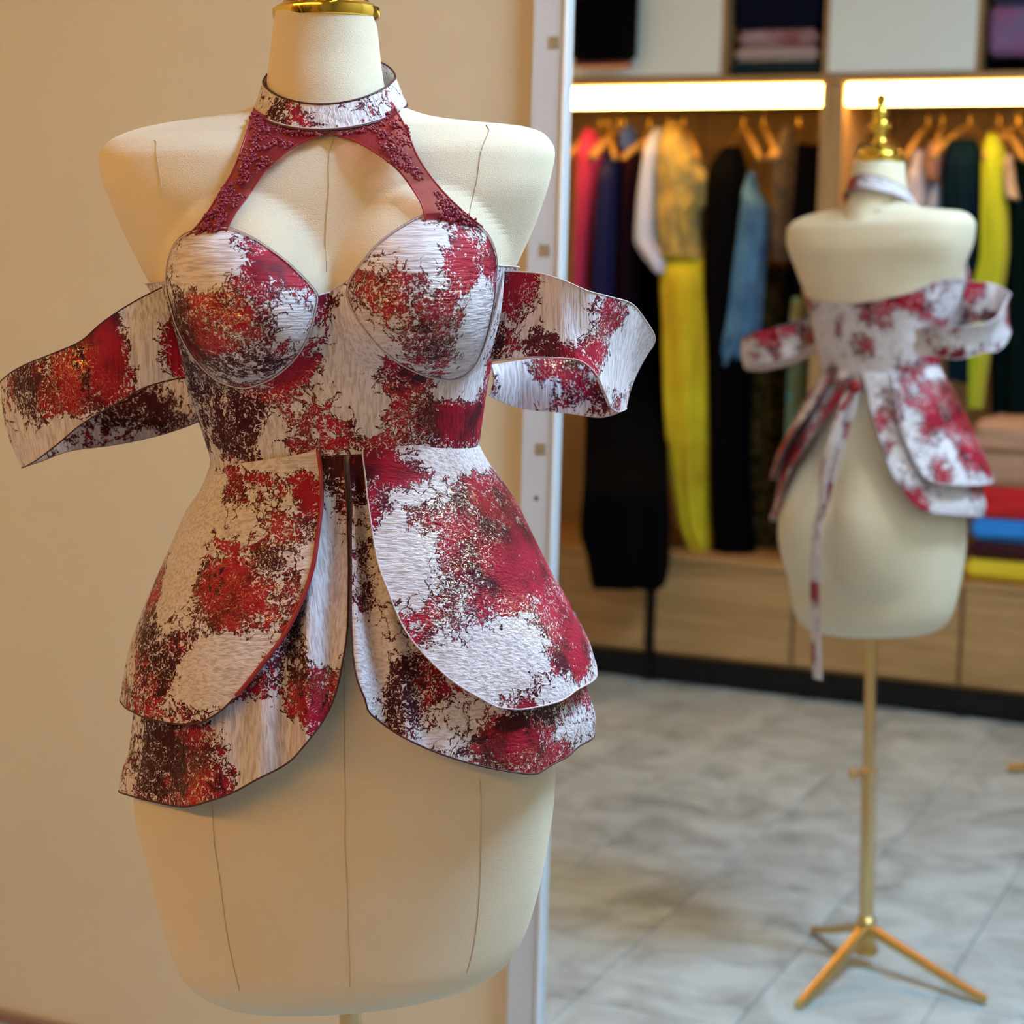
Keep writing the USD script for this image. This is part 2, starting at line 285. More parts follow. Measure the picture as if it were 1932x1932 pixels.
class Surf:
    def __init__(s, xl, xr, df, db, ex, yc=None): s.xl, s.xr, s.df, s.db, s.ex = xl, xr, df, db, ex
    def xc(s, z): return (s.xl(z)+s.xr(z))/2
    def hw(s, z): return (s.xr(z)-s.xl(z))/2
    def raw(s, u, z):
        u, z = np.broadcast_arrays(np.asarray(u, float), np.asarray(z, float)); sn, cs = np.sin(u), np.cos(u); e = s.ex(z)
        x = s.xc(z)+s.hw(z)*np.sign(sn)*np.abs(sn)**e
        y = -np.where(cs > 0, s.df(z), s.db(z))*np.sign(cs)*np.abs(cs)**e
        y = s.bump(x, z, cs, y); return np.stack([x, y, z], -1)
    def bump(s, x, z, cs, y): return y
    def pos(s, u, z, off=0.0):
        P = s.raw(u, z)
        if np.ndim(off) == 0 and off == 0: return P
        h = 2e-3; a = s.raw(u+h, z)-s.raw(u-h, z); b = s.raw(u, z+h)-s.raw(u, z-h); n = np.cross(a, b); n /= np.linalg.norm(n, axis=-1, keepdims=True)+1e-12
        return P+n*np.asarray(off)[..., None] if np.ndim(off) else P+n*off
    def uz(s, px, py, off=0.0):            # pixel on the front -> (u, z)
        y = -.07
        for _ in range(6):
            P = L(px, py, y); hw = s.hw(P[2]); k = np.clip((P[0]-s.xc(P[2]))/(hw+max(off, 0)), -.999, .999); u = math.asin(np.sign(k)*abs(k)**(1/float(s.ex(P[2]))))
            y = float(s.raw(u, P[2])[1])-off*math.cos(u)
        return u, float(P[2])
def pc(pts): a = np.array(pts, float); f = PchipInterpolator(a[:, 0], a[:, 1]); return lambda z, a=a, f=f: f(np.clip(z, a[0, 0], a[-1, 0]))
hf = [(0, .095), (.05, .098), (.15, .105), (.24, .105), (.33, .098), (.42, .084), (.478, .078), (.54, .087), (.62, .102), (.70, .088), (.745, .072), (.775, .060), (.80, .055), (.83, .047), (.86, .043)]
hb = [(0, .100), (.05, .105), (.15, .115), (.22, .116), (.30, .106), (.40, .08), (.478, .068), (.55, .075), (.62, .086), (.69, .088), (.745, .074), (.775, .062), (.80, .056), (.83, .049), (.86, .044)]
fdf, fdb, fe = pc([(h+ZB, d) for h, d in hf]), pc([(h+ZB, d) for h, d in hb]), pc([(ZB, .85), (ZB+.5, .95), (ZB+.66, .9), (ZB+.72, .72), (ZB+.775, .75), (ZB+.82, 1.0), (ZN, 1.0)])
def bottom_round(z): h = np.clip((z-ZB)/.05, 0, 1); return .55+.45*np.sqrt(np.clip(1-(1-h)**2, 0, 1))
BC = [L(447, 588, -.11), L(803, 572, -.11)]
class Body(Surf):
    def bump(s, x, z, cs, y):
        h = z-ZB; w = np.clip((h-.735)/.03, 0, 1); w = w*w*(3-2*w)     # a round neck rising out of thinner shoulders
        XN = .5*(L(505, 150)[0]+L(724, 152)[0]); thin = 1-w*(1-np.interp(h, [.735, .765, .79, .82, .86], [1, .80, .45, .30, .3])); rn = np.interp(h, [.73, .76, .80, .86], [.072, .056, .0500, .046])
        nk = np.sqrt(np.clip(1-((x-XN)/rn)**2, 0, 1))*np.where(cs > 0, s.df(z), s.db(z)); ys = np.abs(y)*thin
        yn = np.where(w > 0, np.maximum(ys, nk*w+ys*(1-w)), np.abs(y)); y = np.sign(y)*yn; fr = np.clip(cs*2.2, 0, 1)
        for c in BC:
            dz = z-c[2]; r2 = ((x-c[0])/.078)**2+np.where(dz > 0, dz/.098, dz/.066)**2
            y = y-.040*np.clip(1-r2, 0, 1)**1.15*fr
        for c in (-.085, .078):
            r2 = ((x-c-s.xc(ZB+.2))/.10)**2+((z-ZB-.20)/.13)**2; y = y+.034*np.clip(1-r2, 0, 1)**1.3*np.clip(-cs*2.5, 0, 1)
        return y
body = Body(clamped(pl), clamped(pr), lambda z: fdf(z)*bottom_round(z), lambda z: fdb(z)*bottom_round(z), fe)
def arc_z(q, n):
    s = np.r_[0, np.cumsum(np.linalg.norm(np.diff(q, axis=0), axis=1))]; return np.interp(np.linspace(0, s[-1], n), s, q[:, 1])
zz = np.unique(np.round(np.r_[arc_z(pl, 230), arc_z(pr, 230)], 4)); zz = zz[np.r_[True, np.diff(zz) > .0005]]
zz = zz[(zz > ZB-.003) & (zz < ZN+.002)]
uu = np.linspace(-np.pi, np.pi, 241)
G = body.raw(uu[:, None], zz[None, :]); n, m = G.shape[:2]
idx = np.arange((n-1)*m).reshape(n-1, m); V = G[:-1].reshape(-1, 3)
a, b = idx, np.roll(idx, -1, 0)
Q = np.stack([a[:, :-1], b[:, :-1], b[:, 1:], a[:, 1:]], -1).reshape(-1, 4)
Fc = np.vstack([Q[:, [0, 1, 2]], Q[:, [0, 2, 3]]])
c0, c1 = G[:-1, 0].mean(0)-[0, 0, .004], G[:-1, -1].mean(0)+[0, 0, .004]
k0, k1 = len(V), len(V)+1; V = np.vstack([V, c0, c1])
Fc = np.vstack([Fc, np.stack([b[:, 0], a[:, 0], np.full(n-1, k0)], 1), np.stack([a[:, -1], b[:, -1], np.full(n-1, k1)], 1)])

form = thing('dress_form', 'cream linen covered female dress form on a brass tripod stand, standing before the mirror', 'dress form', M=MF)
torso = obj('torso', (V, Fc), LINEN, form, smooth=50, label='cream linen torso with stitched seams')
def seam(pts, off=.0003, r=.00034, n=40):
    q = smooth_curve([body.uz(*p) for p in pts], n); P = body.pos(q[:, 0], q[:, 1], off)
    obj('seam', tube(P, r, 6), THREAD, torso, smooth=True)
seam([(624, 200), (621, 300), (617, 400), (616, 512)])
seam([(921, 236), (917, 262), (905, 300), (898, 350), (897, 420)], r=.0005)
seam([(291, 266), (297, 300), (302, 335), (308, 372)])
seam([(650, 1240), (650, 1420), (651, 1600), (657, 1740), (660, 1862)], r=.0004)
seam([(400, 1500), (406, 1600), (425, 1740), (452, 1868)], r=.0005)
seam([(905, 1470), (907, 1600), (900, 1740), (880, 1835)], r=.0004)
# gold cap and finial
top = np.array([float(body.xc(ZN)), 0, ZN])
capR = .0445
cap = obj('neck_cap', lathe([(0, -.003), (capR-.004, -.003), (capR, .000), (capR+.0012, .004), (capR+.001, .008), (capR-.003, .011), (capR-.007, .0125), (capR-.009, .016), (capR-.0095, .022), (capR-.012, .025), (.016, .028), (.012, .032), (0, .032)], 64, top+[0, 0, -.0035]), GOLD, form, label='polished gold neck cap')
obj('finial', lathe([(0, .028), (.013, .028), (.013, .034), (.009, .040), (.011, .046), (.016, .053), (.0175, .062), (.014, .070), (.0095, .075), (.012, .079), (.013, .084), (.010, .091), (.007, .097), (.009, .103), (.0105, .109), (.006, .117), (0, .119)], 32, top), GOLD, cap, label='turned gold finial on the neck cap')
# stand: parts in the form's own leaning frame
def lc(x, y, z): return to_local(np.array([x, y, z]))
hub = np.array([0, 0, .085])
obj('pole', cat(tube([(0, 0, .05), (0, 0, .36)], .0135, 24), tube([(0, 0, .34), (0, 0, ZB+.01)], .0107, 24), lathe([(.0107, 0), (.016, .002), (.0165, .022), (.0107, .026)], 24, (0, 0, .350))), COPPER, form, smooth=35, label='slim shiny metal pole')
obj('hub', cat(lathe([(0, 0), (.020, 0), (.023, .004), (.023, .012), (.0175, .02), (.0165, .062), (.0185, .066), (.0135, .072), (0, .072)], 28, (0, 0, .022)),), BRASS, form)
K = mir_floor(1608, 1292, .30); kz = .362
obj('knob', cat(tube([(0, 0, kz), (-.022, .012, kz)], .004, 10), trimesh.creation.icosphere(2, .0085).apply_transform(np.diag([1, 1, 1.15, 1])).apply_translation((-.026, .014, kz))), BRASS, form, smooth=True)
MFr = MF[:2, 3]
for (ex, ey) in ((-.825, -.711), (-.535, -.890), (-.905, -1.10)):
    a = np.array([MXB+LX*.06*ca, MYB+LX*.06*sa, .062]); e = np.array([ex, ey, .006]); d = (e-a); dirn = d[:2]/np.linalg.norm(d[:2]); pr_ = np.array([-dirn[1], dirn[0], 0])
    rows = []
    for k, s in enumerate(np.linspace(.03, 1, 12)):
        c = a+d*s; c[2] = .066*(1-s)**1.15+.0095; w = .0125*(1-.35*s); h = .0085*(1-.15*s)
        ang = np.arange(12)*2*np.pi/12
        rows.append([c+pr_*w*np.sign(np.cos(g))*abs(np.cos(g))**.6+np.array([0, 0, 1])*h*np.sign(np.sin(g))*abs(np.sin(g))**.6 for g in ang])
    R = np.array(rows); R = np.array([[to_local(p) for p in r] for r in R]); nn, mm = R.shape[:2]; ii = np.arange(nn*mm).reshape(nn, mm); a2, b2 = ii, np.roll(ii, -1, 1)
    Q = np.stack([a2[:-1], b2[:-1], b2[1:], a2[1:]], -1).reshape(-1, 4); v = np.vstack([R.reshape(-1, 3), R[0].mean(0), R[-1].mean(0)])
    f = np.vstack([Q[:, [0, 1, 2]], Q[:, [0, 2, 3]], np.stack([ii[0], np.roll(ii[0], -1), np.full(mm, nn*mm)], 1)[:, ::-1], np.stack([ii[-1], np.roll(ii[-1], -1), np.full(mm, nn*mm+1)], 1)])
    tm = trimesh.Trimesh(v, f, process=False); tm.fix_normals()
    obj('leg', tm, BRASS, form, smooth=50)

# ------------------------------------------------------------------ the garment
top_ = thing('halter_peplum_top', 'white, crimson and gold brocade halter peplum top with off-shoulder sleeves on the dress form', 'top', M=MF)
PX = 1/2150.0
RED_BLOBS = {
 'cup_left': [(510, 490, 60, 30, 35, 1), (400, 590, 95, 38, 8, .6), (480, 600, 70, 60, 0, .42), (388, 640, 42, 34, 0, .95), (520, 560, 60, 40, 0, .40), (455, 668, 85, 40, 0, .42), (332, 570, 22, 100, 0, .32), (425, 470, 55, 28, 0, -.7), (370, 500, 40, 40, 0, -.5), (555, 600, 22, 25, 0, -.4)],
 'cup_right': [(870, 495, 26, 46, 0, 1), (760, 540, 75, 60, 0, .40), (830, 600, 75, 70, 0, .42), (800, 640, 70, 40, 0, .42), (720, 520, 40, 60, 0, .3), (930, 500, 14, 60, 0, .8), (870, 425, 70, 12, 0, .5), (780, 450, 55, 28, 0, -.6), (912, 620, 25, 75, 15, -.8), (830, 470, 25, 40, 0, -.5), (720, 640, 40, 25, 40, -.4)],
 'bodice': [(604, 578, 26, 32, 0, 1), (560, 690, 60, 24, -35, 1), (618, 625, 7, 60, 25, .8), (600, 670, 12, 30, 0, .6), (470, 745, 95, 30, 0, .42), (760, 715, 60, 32, 0, .75), (430, 815, 60, 60, 0, .62), (560, 800, 40, 60, 0, .42), (640, 800, 25, 60, 0, .42), (855, 800, 60, 42, 15, 1.1), (760, 790, 42, 60, 0, .5), (920, 745, 16, 60, 15, 1), (640, 840, 220, 12, 0, .55), (360, 700, 30, 120, -10, .35), (655, 640, 55, 60, 0, -.8), (680, 740, 45, 45, 0, -.6), (868, 735, 45, 30, 0, -.9), (385, 850, 10, 60, -5, -.6), (510, 830, 22, 40, 0, -.6)],
 'upper_left': [(480, 905, 110, 13, 5, .6), (430, 950, 26, 48, 0, .5), (580, 930, 25, 40, -20, .75), (520, 990, 75, 50, 0, .36), (440, 1050, 60, 40, 0, .42), (435, 1120, 55, 55, 0, 1), (505, 1130, 60, 130, 10, .36), (295, 1245, 50, 65, 0, .55), (330, 1190, 36, 30, 0, .36), (410, 1190, 55, 40, 0, .38), (266, 1150, 12, 60, 15, .6), (340, 1332, 130, 20, 0, .4), (350, 1020, 26, 130, 18, -.9), (425, 1255, 75, 45, -35, -.9), (530, 868, 70, 26, 0, -.8), (590, 1060, 14, 60, 0, -.2), (450, 985, 40, 25, 0, -.4)],
 'lower_left': [(330, 1440, 85, 75, 0, .75), (430, 1450, 26, 65, 0, .7), (600, 1300, 42, 50, 0, .8), (500, 1260, 60, 30, -40, .4), (555, 1180, 30, 80, 0, .4), (630, 960, 20, 60, 0, .5), (640, 870, 30, 40, 0, .9), (510, 1400, 65, 60, 0, -.8), (620, 1090, 30, 120, 0, -.7), (245, 1400, 14, 60, 0, -.4), (610, 1200, 20, 40, 0, -.4)],
 'upper_right': [(740, 885, 62, 40, 15, .95), (710, 960, 25, 25, 0, .7), (800, 985, 40, 40, 20, .6), (885, 960, 100, 55, 20, .55), (930, 1000, 75, 70, 30, .8), (965, 1070, 85, 70, 40, .95), (860, 1040, 40, 80, 30, .8), (800, 1150, 60, 60, 45, .5), (870, 1185, 55, 30, 30, .45), (1065, 1205, 40, 65, -30, .9), (1100, 1262, 20, 30, 0, .9), (985, 1290, 28, 42, 10, .5), (770, 1205, 30, 60, -30, .42), (760, 1060, 55, 60, 0, -.9), (850, 868, 90, 28, 5, -.8), (900, 1245, 95, 45, 0, -.9), (1000, 940, 22, 70, -25, -.8), (780, 930, 50, 20, 0, -.5), (1000, 1200, 50, 35, 0, -.5)],
 'lower_right': [(790, 1300, 65, 55, 0, .6), (960, 1390, 62, 40, -10, 1), (870, 1400, 60, 40, 0, .5), (1085, 1330, 50, 50, 0, .5), (1020, 1430, 55, 25, 0, .7), (880, 1440, 110, 22, 0, .5), (690, 1100, 12, 90, 0, .3), (670, 880, 20, 50, 0, .9), (840, 1360, 50, 40, 0, -.4), (700, 1250, 25, 70, 0, -.7), (1090, 1400, 25, 30, 0, -.3)],
 'sleeve_left': [(205, 660, 42, 75, -20, 1.1), (165, 720, 62, 65, 0, .95), (60, 740, 55, 42, 0, .7), (312, 660, 32, 48, -20, .9), (60, 780, 40, 40, 0, .3), (268, 660, 32, 85, -10, -.9), (105, 835, 85, 32, -25, -.8), (300, 580, 30, 30, 0, -.7)],
 'sleeve_right': [(985, 545, 36, 52, 0, 1.1), (1150, 600, 52, 36, 25, .55), (1030, 650, 32, 45, 0, .9), (1105, 675, 50, 32, 0, .75), (955, 640, 30, 35, 0, .45), (1050, 575, 62, 52, 0, -.9), (1195, 670, 32, 80, 30, -.9), (1150, 760, 30, 30, 0, .6)],
 'x': [(200, 805, 110, 34, 0, .8), (335, 765, 45, 34, 0, .7), (292, 785, 40, 26, 0, -.5), (60, 868, 30, 14, 0, .3)],
 'sleeve_right_back': [(1045, 712, 62, 32, 0, .9), (1085, 745, 40, 30, 0, .8), (1160, 770, 30, 25, 0, .7), (928, 742, 15, 20, 0, .8), (970, 725, 40, 40, 0, -.9), (1020, 762, 70, 16, 0, -.6)],
 'collar': [(520, 205, 26, 26, 0, .5), (560, 225, 40, 20, 0, .35), (700, 200, 30, 22, 0, .3), (630, 215, 40, 15, 0, -.4)],
}
GOLD_BLOBS = {
 'cup_left': [(425, 595, 70, 45, 5, 1), (440, 650, 60, 30, 0, .6)], 'cup_right': [(800, 600, 90, 70, 0, .6), (770, 530, 60, 50, 0, .4)],
 'bodice': [(760, 800, 40, 60, 0, .9), (560, 790, 60, 60, 0, .6), (480, 850, 60, 20, 0, .7), (640, 830, 120, 25, 0, .5)],
 'upper_left': [(400, 1110, 80, 50, 0, .6), (520, 1080, 60, 80, 0, .5)], 'lower_left': [(345, 1475, 60, 50, 0, .9), (605, 1280, 36, 30, 0, 1.1), (560, 1150, 30, 90, 0, .4)],
 'upper_right': [(880, 1080, 30, 90, 40, .9), (1000, 1180, 60, 25, 40, .9), (840, 990, 70, 50, 0, .6)], 'lower_right': [(960, 1440, 80, 24, 0, 1), (880, 1380, 60, 50, 0, .5), (1060, 1390, 30, 40, 0, .5)],
 'sleeve_left': [(130, 730, 35, 60, 10, 1), (180, 760, 60, 40, 0, .5)], 'sleeve_right': [(1120, 630, 20, 20, 0, .7)], 'sleeve_right_back': [(1060, 700, 50, 30, 0, .8)],
}
DARK_BLOBS = {  # dark maroon weave, plus shade painted inside the left sleeve and between flaps
 'cup_left': [(450, 690, 95, 26, 0, .8), (335, 600, 26, 95, 0, .8), (470, 560, 30, 20, 0, .3)], 'cup_right': [(800, 660, 70, 22, 0, .5)],
 'bodice': [(430, 810, 75, 65, 0, .9), (385, 725, 50, 70, 0, .9), (765, 715, 34, 26, 0, .6), (560, 830, 40, 30, 0, .35), (360, 650, 30, 80, 0, .8)],
 'upper_left': [(515, 1060, 55, 30, 0, .6), (290, 1235, 45, 70, 0, .75), (470, 890, 80, 14, 0, .5), (400, 1330, 120, 20, 0, .4), (395, 1090, 30, 40, 0, .5)],
 'lower_left': [(290, 1430, 62, 85, 0, .95), (425, 1480, 24, 60, 0, .6), (620, 880, 24, 80, 0, 1), (555, 1180, 34, 90, 0, .7), (600, 1310, 30, 40, 0, .4)],
 'upper_right': [(920, 1090, 24, 90, 40, .35)], 'lower_right': [(745, 1290, 60, 60, -30, .95), (870, 1390, 60, 40, 0, .6), (1000, 1355, 70, 22, 0, .8), (690, 1000, 16, 120, 0, .7), (672, 900, 20, 60, 0, .8)],
 'sleeve_left': [(30, 770, 30, 60, 0, .8), (150, 700, 16, 60, -15, .6)], 'x': [(180, 800, 130, 40, 0, .95), (340, 770, 50, 40, 0, .8)],
 'sleeve_right': [(925, 630, 30, 70, 0, .6)], 'sleeve_right_back': [], 'collar': [(500, 200, 26, 34, 0, 1)],
}
def field(P, blobs, base):
    """the weave's patches and painted shade as soft spots in the garment's own frontal x, z plane"""
    r = np.full(P.shape[:-1], base, float)
    pos = np.zeros_like(r); neg = np.zeros_like(r)
    for (cx, cy, rx, ry, ang, k) in blobs:
        c = L(cx, cy, -.10); t_ = math.radians(ang); dx, dz = P[..., 0]-c[0], -(P[..., 2]-c[2])
        a_, b_ = dx*math.cos(t_)+dz*math.sin(t_), -dx*math.sin(t_)+dz*math.cos(t_)
        g = np.exp(-((a_/(rx*PX))**2+(b_/(ry*PX))**2)**2*.35)
        if k > 0: pos = np.maximum(pos, k*g)
        else: neg = np.maximum(neg, -k*g)
    return r+1.12*pos-neg
def pattern(P, key=None, base=.13, backseed=5):
    bt = .50 if key and key[:5] in ('upper', 'lower') else .45
    red = field(P, RED_BLOBS.get(key, []), base); gold = field(P, GOLD_BLOBS.get(key, []), 0.0)
    back = np.clip((P[..., 1]-.0)/.03, 0, 1)
    rb = np.clip((meshkit.fbm(P*[16, 16, 11]+7.3, 3, backseed)-bt)*4.0, -.5, .9)+.25
    dark = .86*field(P, DARK_BLOBS.get(key, []), 0.0)
    gold = gold*(1-.7*np.clip(dark, 0, 1)); return red*(1-back)+rb*back, np.clip(gold, 0, 1.2)*(1-back), dark*(1-back)+back*.25
def cloth(name, P, mat, parent, key=None, th=.0014, label=None, closed=False, centre=None, base=.19, allback=False):
    c = np.array([float(body.xc(1.1)), 0, P[..., 2].mean()]) if centre is None else centre
    m_, src = shell(P, th, c, closed); r_, g_, d_ = pattern(P, key, base)
    return obj(name, m_, mat, parent, smooth=True, label=label, prim={'red': r_.ravel()[src], 'gold': g_.ravel()[src], 'dark': d_.ravel()[src]})

# bodice: wraps the body from the waist to the top line
waist_px = [(400, 876), (450, 872), (530, 862), (605, 850), (685, 846), (780, 840), (896, 838)]
wz = [body.uz(*p) for p in waist_px]
topf = [body.uz(*p, .003) for p in [(322, 530), (420, 545), (590, 560), (606, 555), (625, 551), (645, 541), (668, 528), (800, 520), (936, 500)]]
def wrap(pts, side, back, sgn=1):
    u = [p[0] for p in pts]; z = [p[1] for p in pts]; zs = side
    U = [-math.pi, -2.4, -1.75]+u+[1.75, 2.4, math.pi]; Z = [back, back+(zs[0]-back)*.35, zs[0]]+z+[zs[1], back+(zs[1]-back)*.35, back]
    return PchipInterpolator(U, Z)
wu = [w for w in wz if abs(w[0]) < 1.4]; tu = [w for w in topf if abs(w[0]) < 1.45]
ztop = wrap(tu, (L(316, 535)[2], L(950, 505)[2]), ZB+.604)
zwaist = wrap(wu, (L(400, 878)[2], L(897, 840)[2]), ZB+.466)
us = np.linspace(-np.pi, np.pi, 421); tt = np.linspace(0, 1, 120)
zt, zw_ = ztop(us), zwaist(us)
Z = zw_[:, None]-.004+(zt-zw_+.004)[:, None]*tt
P = body.pos(us[:, None]+0*Z, Z, .0032+.0006*np.sin(us[:, None]*14)*np.sin(np.pi*tt)[None])
bod = cloth('bodice', P, BRO_V, top_, 'bodice', closed=True)
def edge_tube(P, r, mat, parent, name='edge_binding', label=None): obj(name, tube(P, r, 8), mat, parent, smooth=True, label=label)
edge_tube(P[:, -1], .0007, PALE, bod)
# cups
def cup(outline, centre, key):
    b = np.array([body.uz(*p, .006) for p in outline]); b = np.vstack([b, b[:1]])
    b = PchipInterpolator(np.linspace(0, 1, len(b)), b)(np.linspace(0, 1, 181)); c = np.array(body.uz(*centre, .01))
    rr = np.linspace(.0, 1, 70); uz = c+(b[:, None]-c)*rr[None, :, None]
    off = .0035+.0125*np.clip(1-rr**2.4, 0, 1)[None]+0*uz[..., 0]
    P = body.pos(uz[..., 0], uz[..., 1], off)
    c_ = cloth('cup', P, BRO_H, top_, key, closed=True, label='rounded bust cup')
    ring = body.pos(b[:, 0], b[:, 1], .0046)
    edge_tube(ring, .0006, PALE, c_, 'underwire_piping'); ring2 = body.pos(c[0]+(b[:, 0]-c[0])*1.018, c[1]+(b[:, 1]-c[1])*1.018, .0034)
    edge_tube(ring2, .0006, DARK, c_, 'stitch_line')
    # the seam up the cup's outer side
    return P
cup([(350, 445), (385, 437), (420, 436), (460, 450), (500, 474), (540, 504), (575, 538), (591, 562), (586, 592), (578, 622), (560, 657), (530, 690), (490, 715), (452, 725), (410, 714), (378, 690), (350, 655), (328, 610), (314, 560), (310, 520), (316, 485), (330, 460)], (450, 595), 'cup_left')
cup([(800, 414), (850, 409), (890, 420), (918, 440), (936, 470), (940, 520), (934, 580), (920, 640), (897, 690), (862, 711), (820, 705), (780, 690), (740, 665), (705, 630), (677, 592), (663, 556), (669, 530), (690, 500), (720, 466), (760, 436)], (805, 575), 'cup_right')

# peplum: a flaring cone of two layers on each side
PL_ = [(400, 862), (398, 885), (388, 925), (365, 970), (330, 1050), (290, 1140), (258, 1230), (245, 1300), (236, 1390), (220, 1455), (219, 1480), (228, 1500)]
PR_ = [(897, 832), (905, 850), (940, 910), (985, 1000), (1030, 1090), (1070, 1160), (1108, 1240), (1122, 1300), (1134, 1350), (1128, 1400), (1120, 1440)]
cxl, cxr = clamped(profile(PL_)), clamped(profile(PR_))
ZW = float(L(640, 855)[2])
pep = Surf(cxl, cxr, pc([(ZW-.33, .165), (ZW-.2, .150), (ZW-.1, .122), (ZW-.03, .094), (ZW+.01, .083)]), pc([(ZW-.33, .185), (ZW-.2, .172), (ZW-.1, .128), (ZW-.03, .088), (ZW+.01, .072)]), lambda z: 0*np.asarray(z)+.97)
def panel(name, topline, hem, mat, key, off, folds, th=.0016, label=None, n=260, m=130):
    tp = smooth_curve(topline, n); hm = smooth_curve(hem, n)
    tau = np.linspace(0, 1, m)[None, :, None]; uz = tp[:, None]*(1-tau)+hm[:, None]*tau
    o = off*np.clip((ZW-uz[..., 1])/.05, .25, 1)+folds(uz[..., 0], uz[..., 1])
    P = pep.pos(uz[..., 0], uz[..., 1], o)
    ob = cloth(name, P, mat, top_, key, th, label)
    return ob, P
def depth_t(z): return np.clip((ZW-z)/.28, 0, 1.3)
rgf = lambda k, a: (lambda u, z: a*depth_t(z)**1.3*(np.sin(u*k+1.1)+.5*np.sin(u*k*1.9+2.0)))
q = lambda pts, off=0.0: [pep.uz(*p, off) for p in pts]
side_z = lambda px, py: float(L(px, py, .0)[2])
# right pair
hemR = q([(684, 846), (688, 890), (693, 940), (701, 1000), (711, 1060), (732, 1120), (762, 1190), (803, 1242), (852, 1287), (893, 1312), (942, 1335), (985, 1337), (1035, 1325), (1080, 1300)])+[(1.57, side_z(1118, 1268)), (1.95, side_z(1118, 1262)), (2.15, side_z(1118, 1240)), (2.30, ZW-.13), (2.42, ZW-.06), (2.50, ZW-.001)]
topR = [(hemR[0][0], hemR[0][1])]+q([(740, 842), (800, 839), (870, 838)])+[(1.57, ZW+.005), (2.1, ZW-.005), (2.48, ZW-.001)]
lowR = q([(664, 850), (663, 950), (662, 1050), (662, 1150), (665, 1230), (673, 1280), (688, 1318), (694, 1340), (715, 1362), (770, 1396), (840, 1426), (920, 1451), (985, 1461), (1030, 1462), (1060, 1450)])+[(1.57, side_z(1130, 1385)), (1.95, side_z(1130, 1372)), (2.2, side_z(1130, 1350)), (2.42, ZW-.19), (2.66, ZW-.10), (2.88, ZW-.04), (3.02, ZW)]
tlR = [(lowR[0][0], lowR[0][1])]+q([(740, 848), (800, 845), (870, 843)])+[(1.57, ZW), (2.2, ZW-.005), (3.01, ZW)]
pleat = lambda c, w, a, k: (lambda u, z: np.exp(-((u-c)/w)**2)*a*np.sin(k*u)*np.clip((ZW-z)/.06, 0, 1))
fl1 = rgf(7, .0035); fl2 = rgf(8.5, .004); plR = pleat(.12, .16, .007, 34); plL = pleat(-.18, .2, .008, 30)
_, PRl = panel('peplum_under_layer', tlR, lowR, BRO_D, 'lower_right', -.010, lambda u, z: fl2(u, z)+plR(u, z))
oR, PRu = panel('peplum_flap', topR, hemR, BRO_D, 'upper_right', .007, fl1, label='curved upper peplum flap')
edge_tube(PRu[:, -1]+[0, -.0004, 0], .0007, PALE, oR)
# left pair
hemL = q([(601, 850), (606, 885), (608, 930), (606, 985), (598, 1050), (577, 1125), (541, 1198), (500, 1252), (455, 1308), (418, 1345), (379, 1364), (335, 1364), (293, 1354), (268, 1342)])+[(-1.57, side_z(244, 1318)), (-1.95, side_z(244, 1305)), (-2.3, side_z(244, 1280)), (-2.5, ZW-.13), (-2.7, ZW-.06), (-2.75, ZW-.001)]
topL = [(hemL[0][0], hemL[0][1])]+q([(540, 862), (470, 872), (420, 880)])+[(-1.57, ZW-.012), (-2.1, ZW-.008), (-2.73, ZW-.001)]
lowL = q([(652, 850), (654, 950), (656, 1050), (655, 1150), (650, 1215), (640, 1262), (629, 1305), (610, 1352), (580, 1398), (530, 1444), (470, 1476), (400, 1508), (335, 1524), (290, 1522), (255, 1512)])+[(-1.57, side_z(222, 1478)), (-1.95, side_z(222, 1465)), (-2.3, side_z(222, 1430)), (-2.6, ZW-.19), (-2.85, ZW-.09), (-3.02, ZW-.03), (-3.08, ZW)]
tlL = [(lowL[0][0], lowL[0][1])]+q([(540, 868), (470, 876), (420, 884)])+[(-1.57, ZW-.016), (-2.2, ZW-.01), (-3.07, ZW)]
_, PLl = panel('peplum_under_layer', tlL, lowL, BRO_V, 'lower_left', -.010, lambda u, z: fl2(u+.6, z)+plL(u, z))
oL, PLu = panel('peplum_flap', topL, hemL, BRO_E, 'upper_left', .007, rgf(6.4, .0035), label='curved upper peplum flap edged in red')
k_ = int(np.argmax(PLu[:, -1, 2] < L(452, 1312, -.14)[2]))+1
edge_tube(PLu[:k_, -1]+[0, -.0006, 0], .0019, RED, oL, 'red_piping', 'red piping along the flap edge')
edge_tube(PLu[k_:, -1], .0008, DARK, oL)
edge_tube(PLl[:, -1], .0008, DARK, top_, 'hem_binding'); edge_tube(PRl[:, -1], .0008, DARK, top_, 'hem_binding')
# waistband hides the joint
zb_ = zwaist(us)
Pw = body.pos(us[:, None]+0*np.zeros((1, 5)), zb_[:, None]+np.linspace(-.006, .006, 5)[None]-.002, .0048)

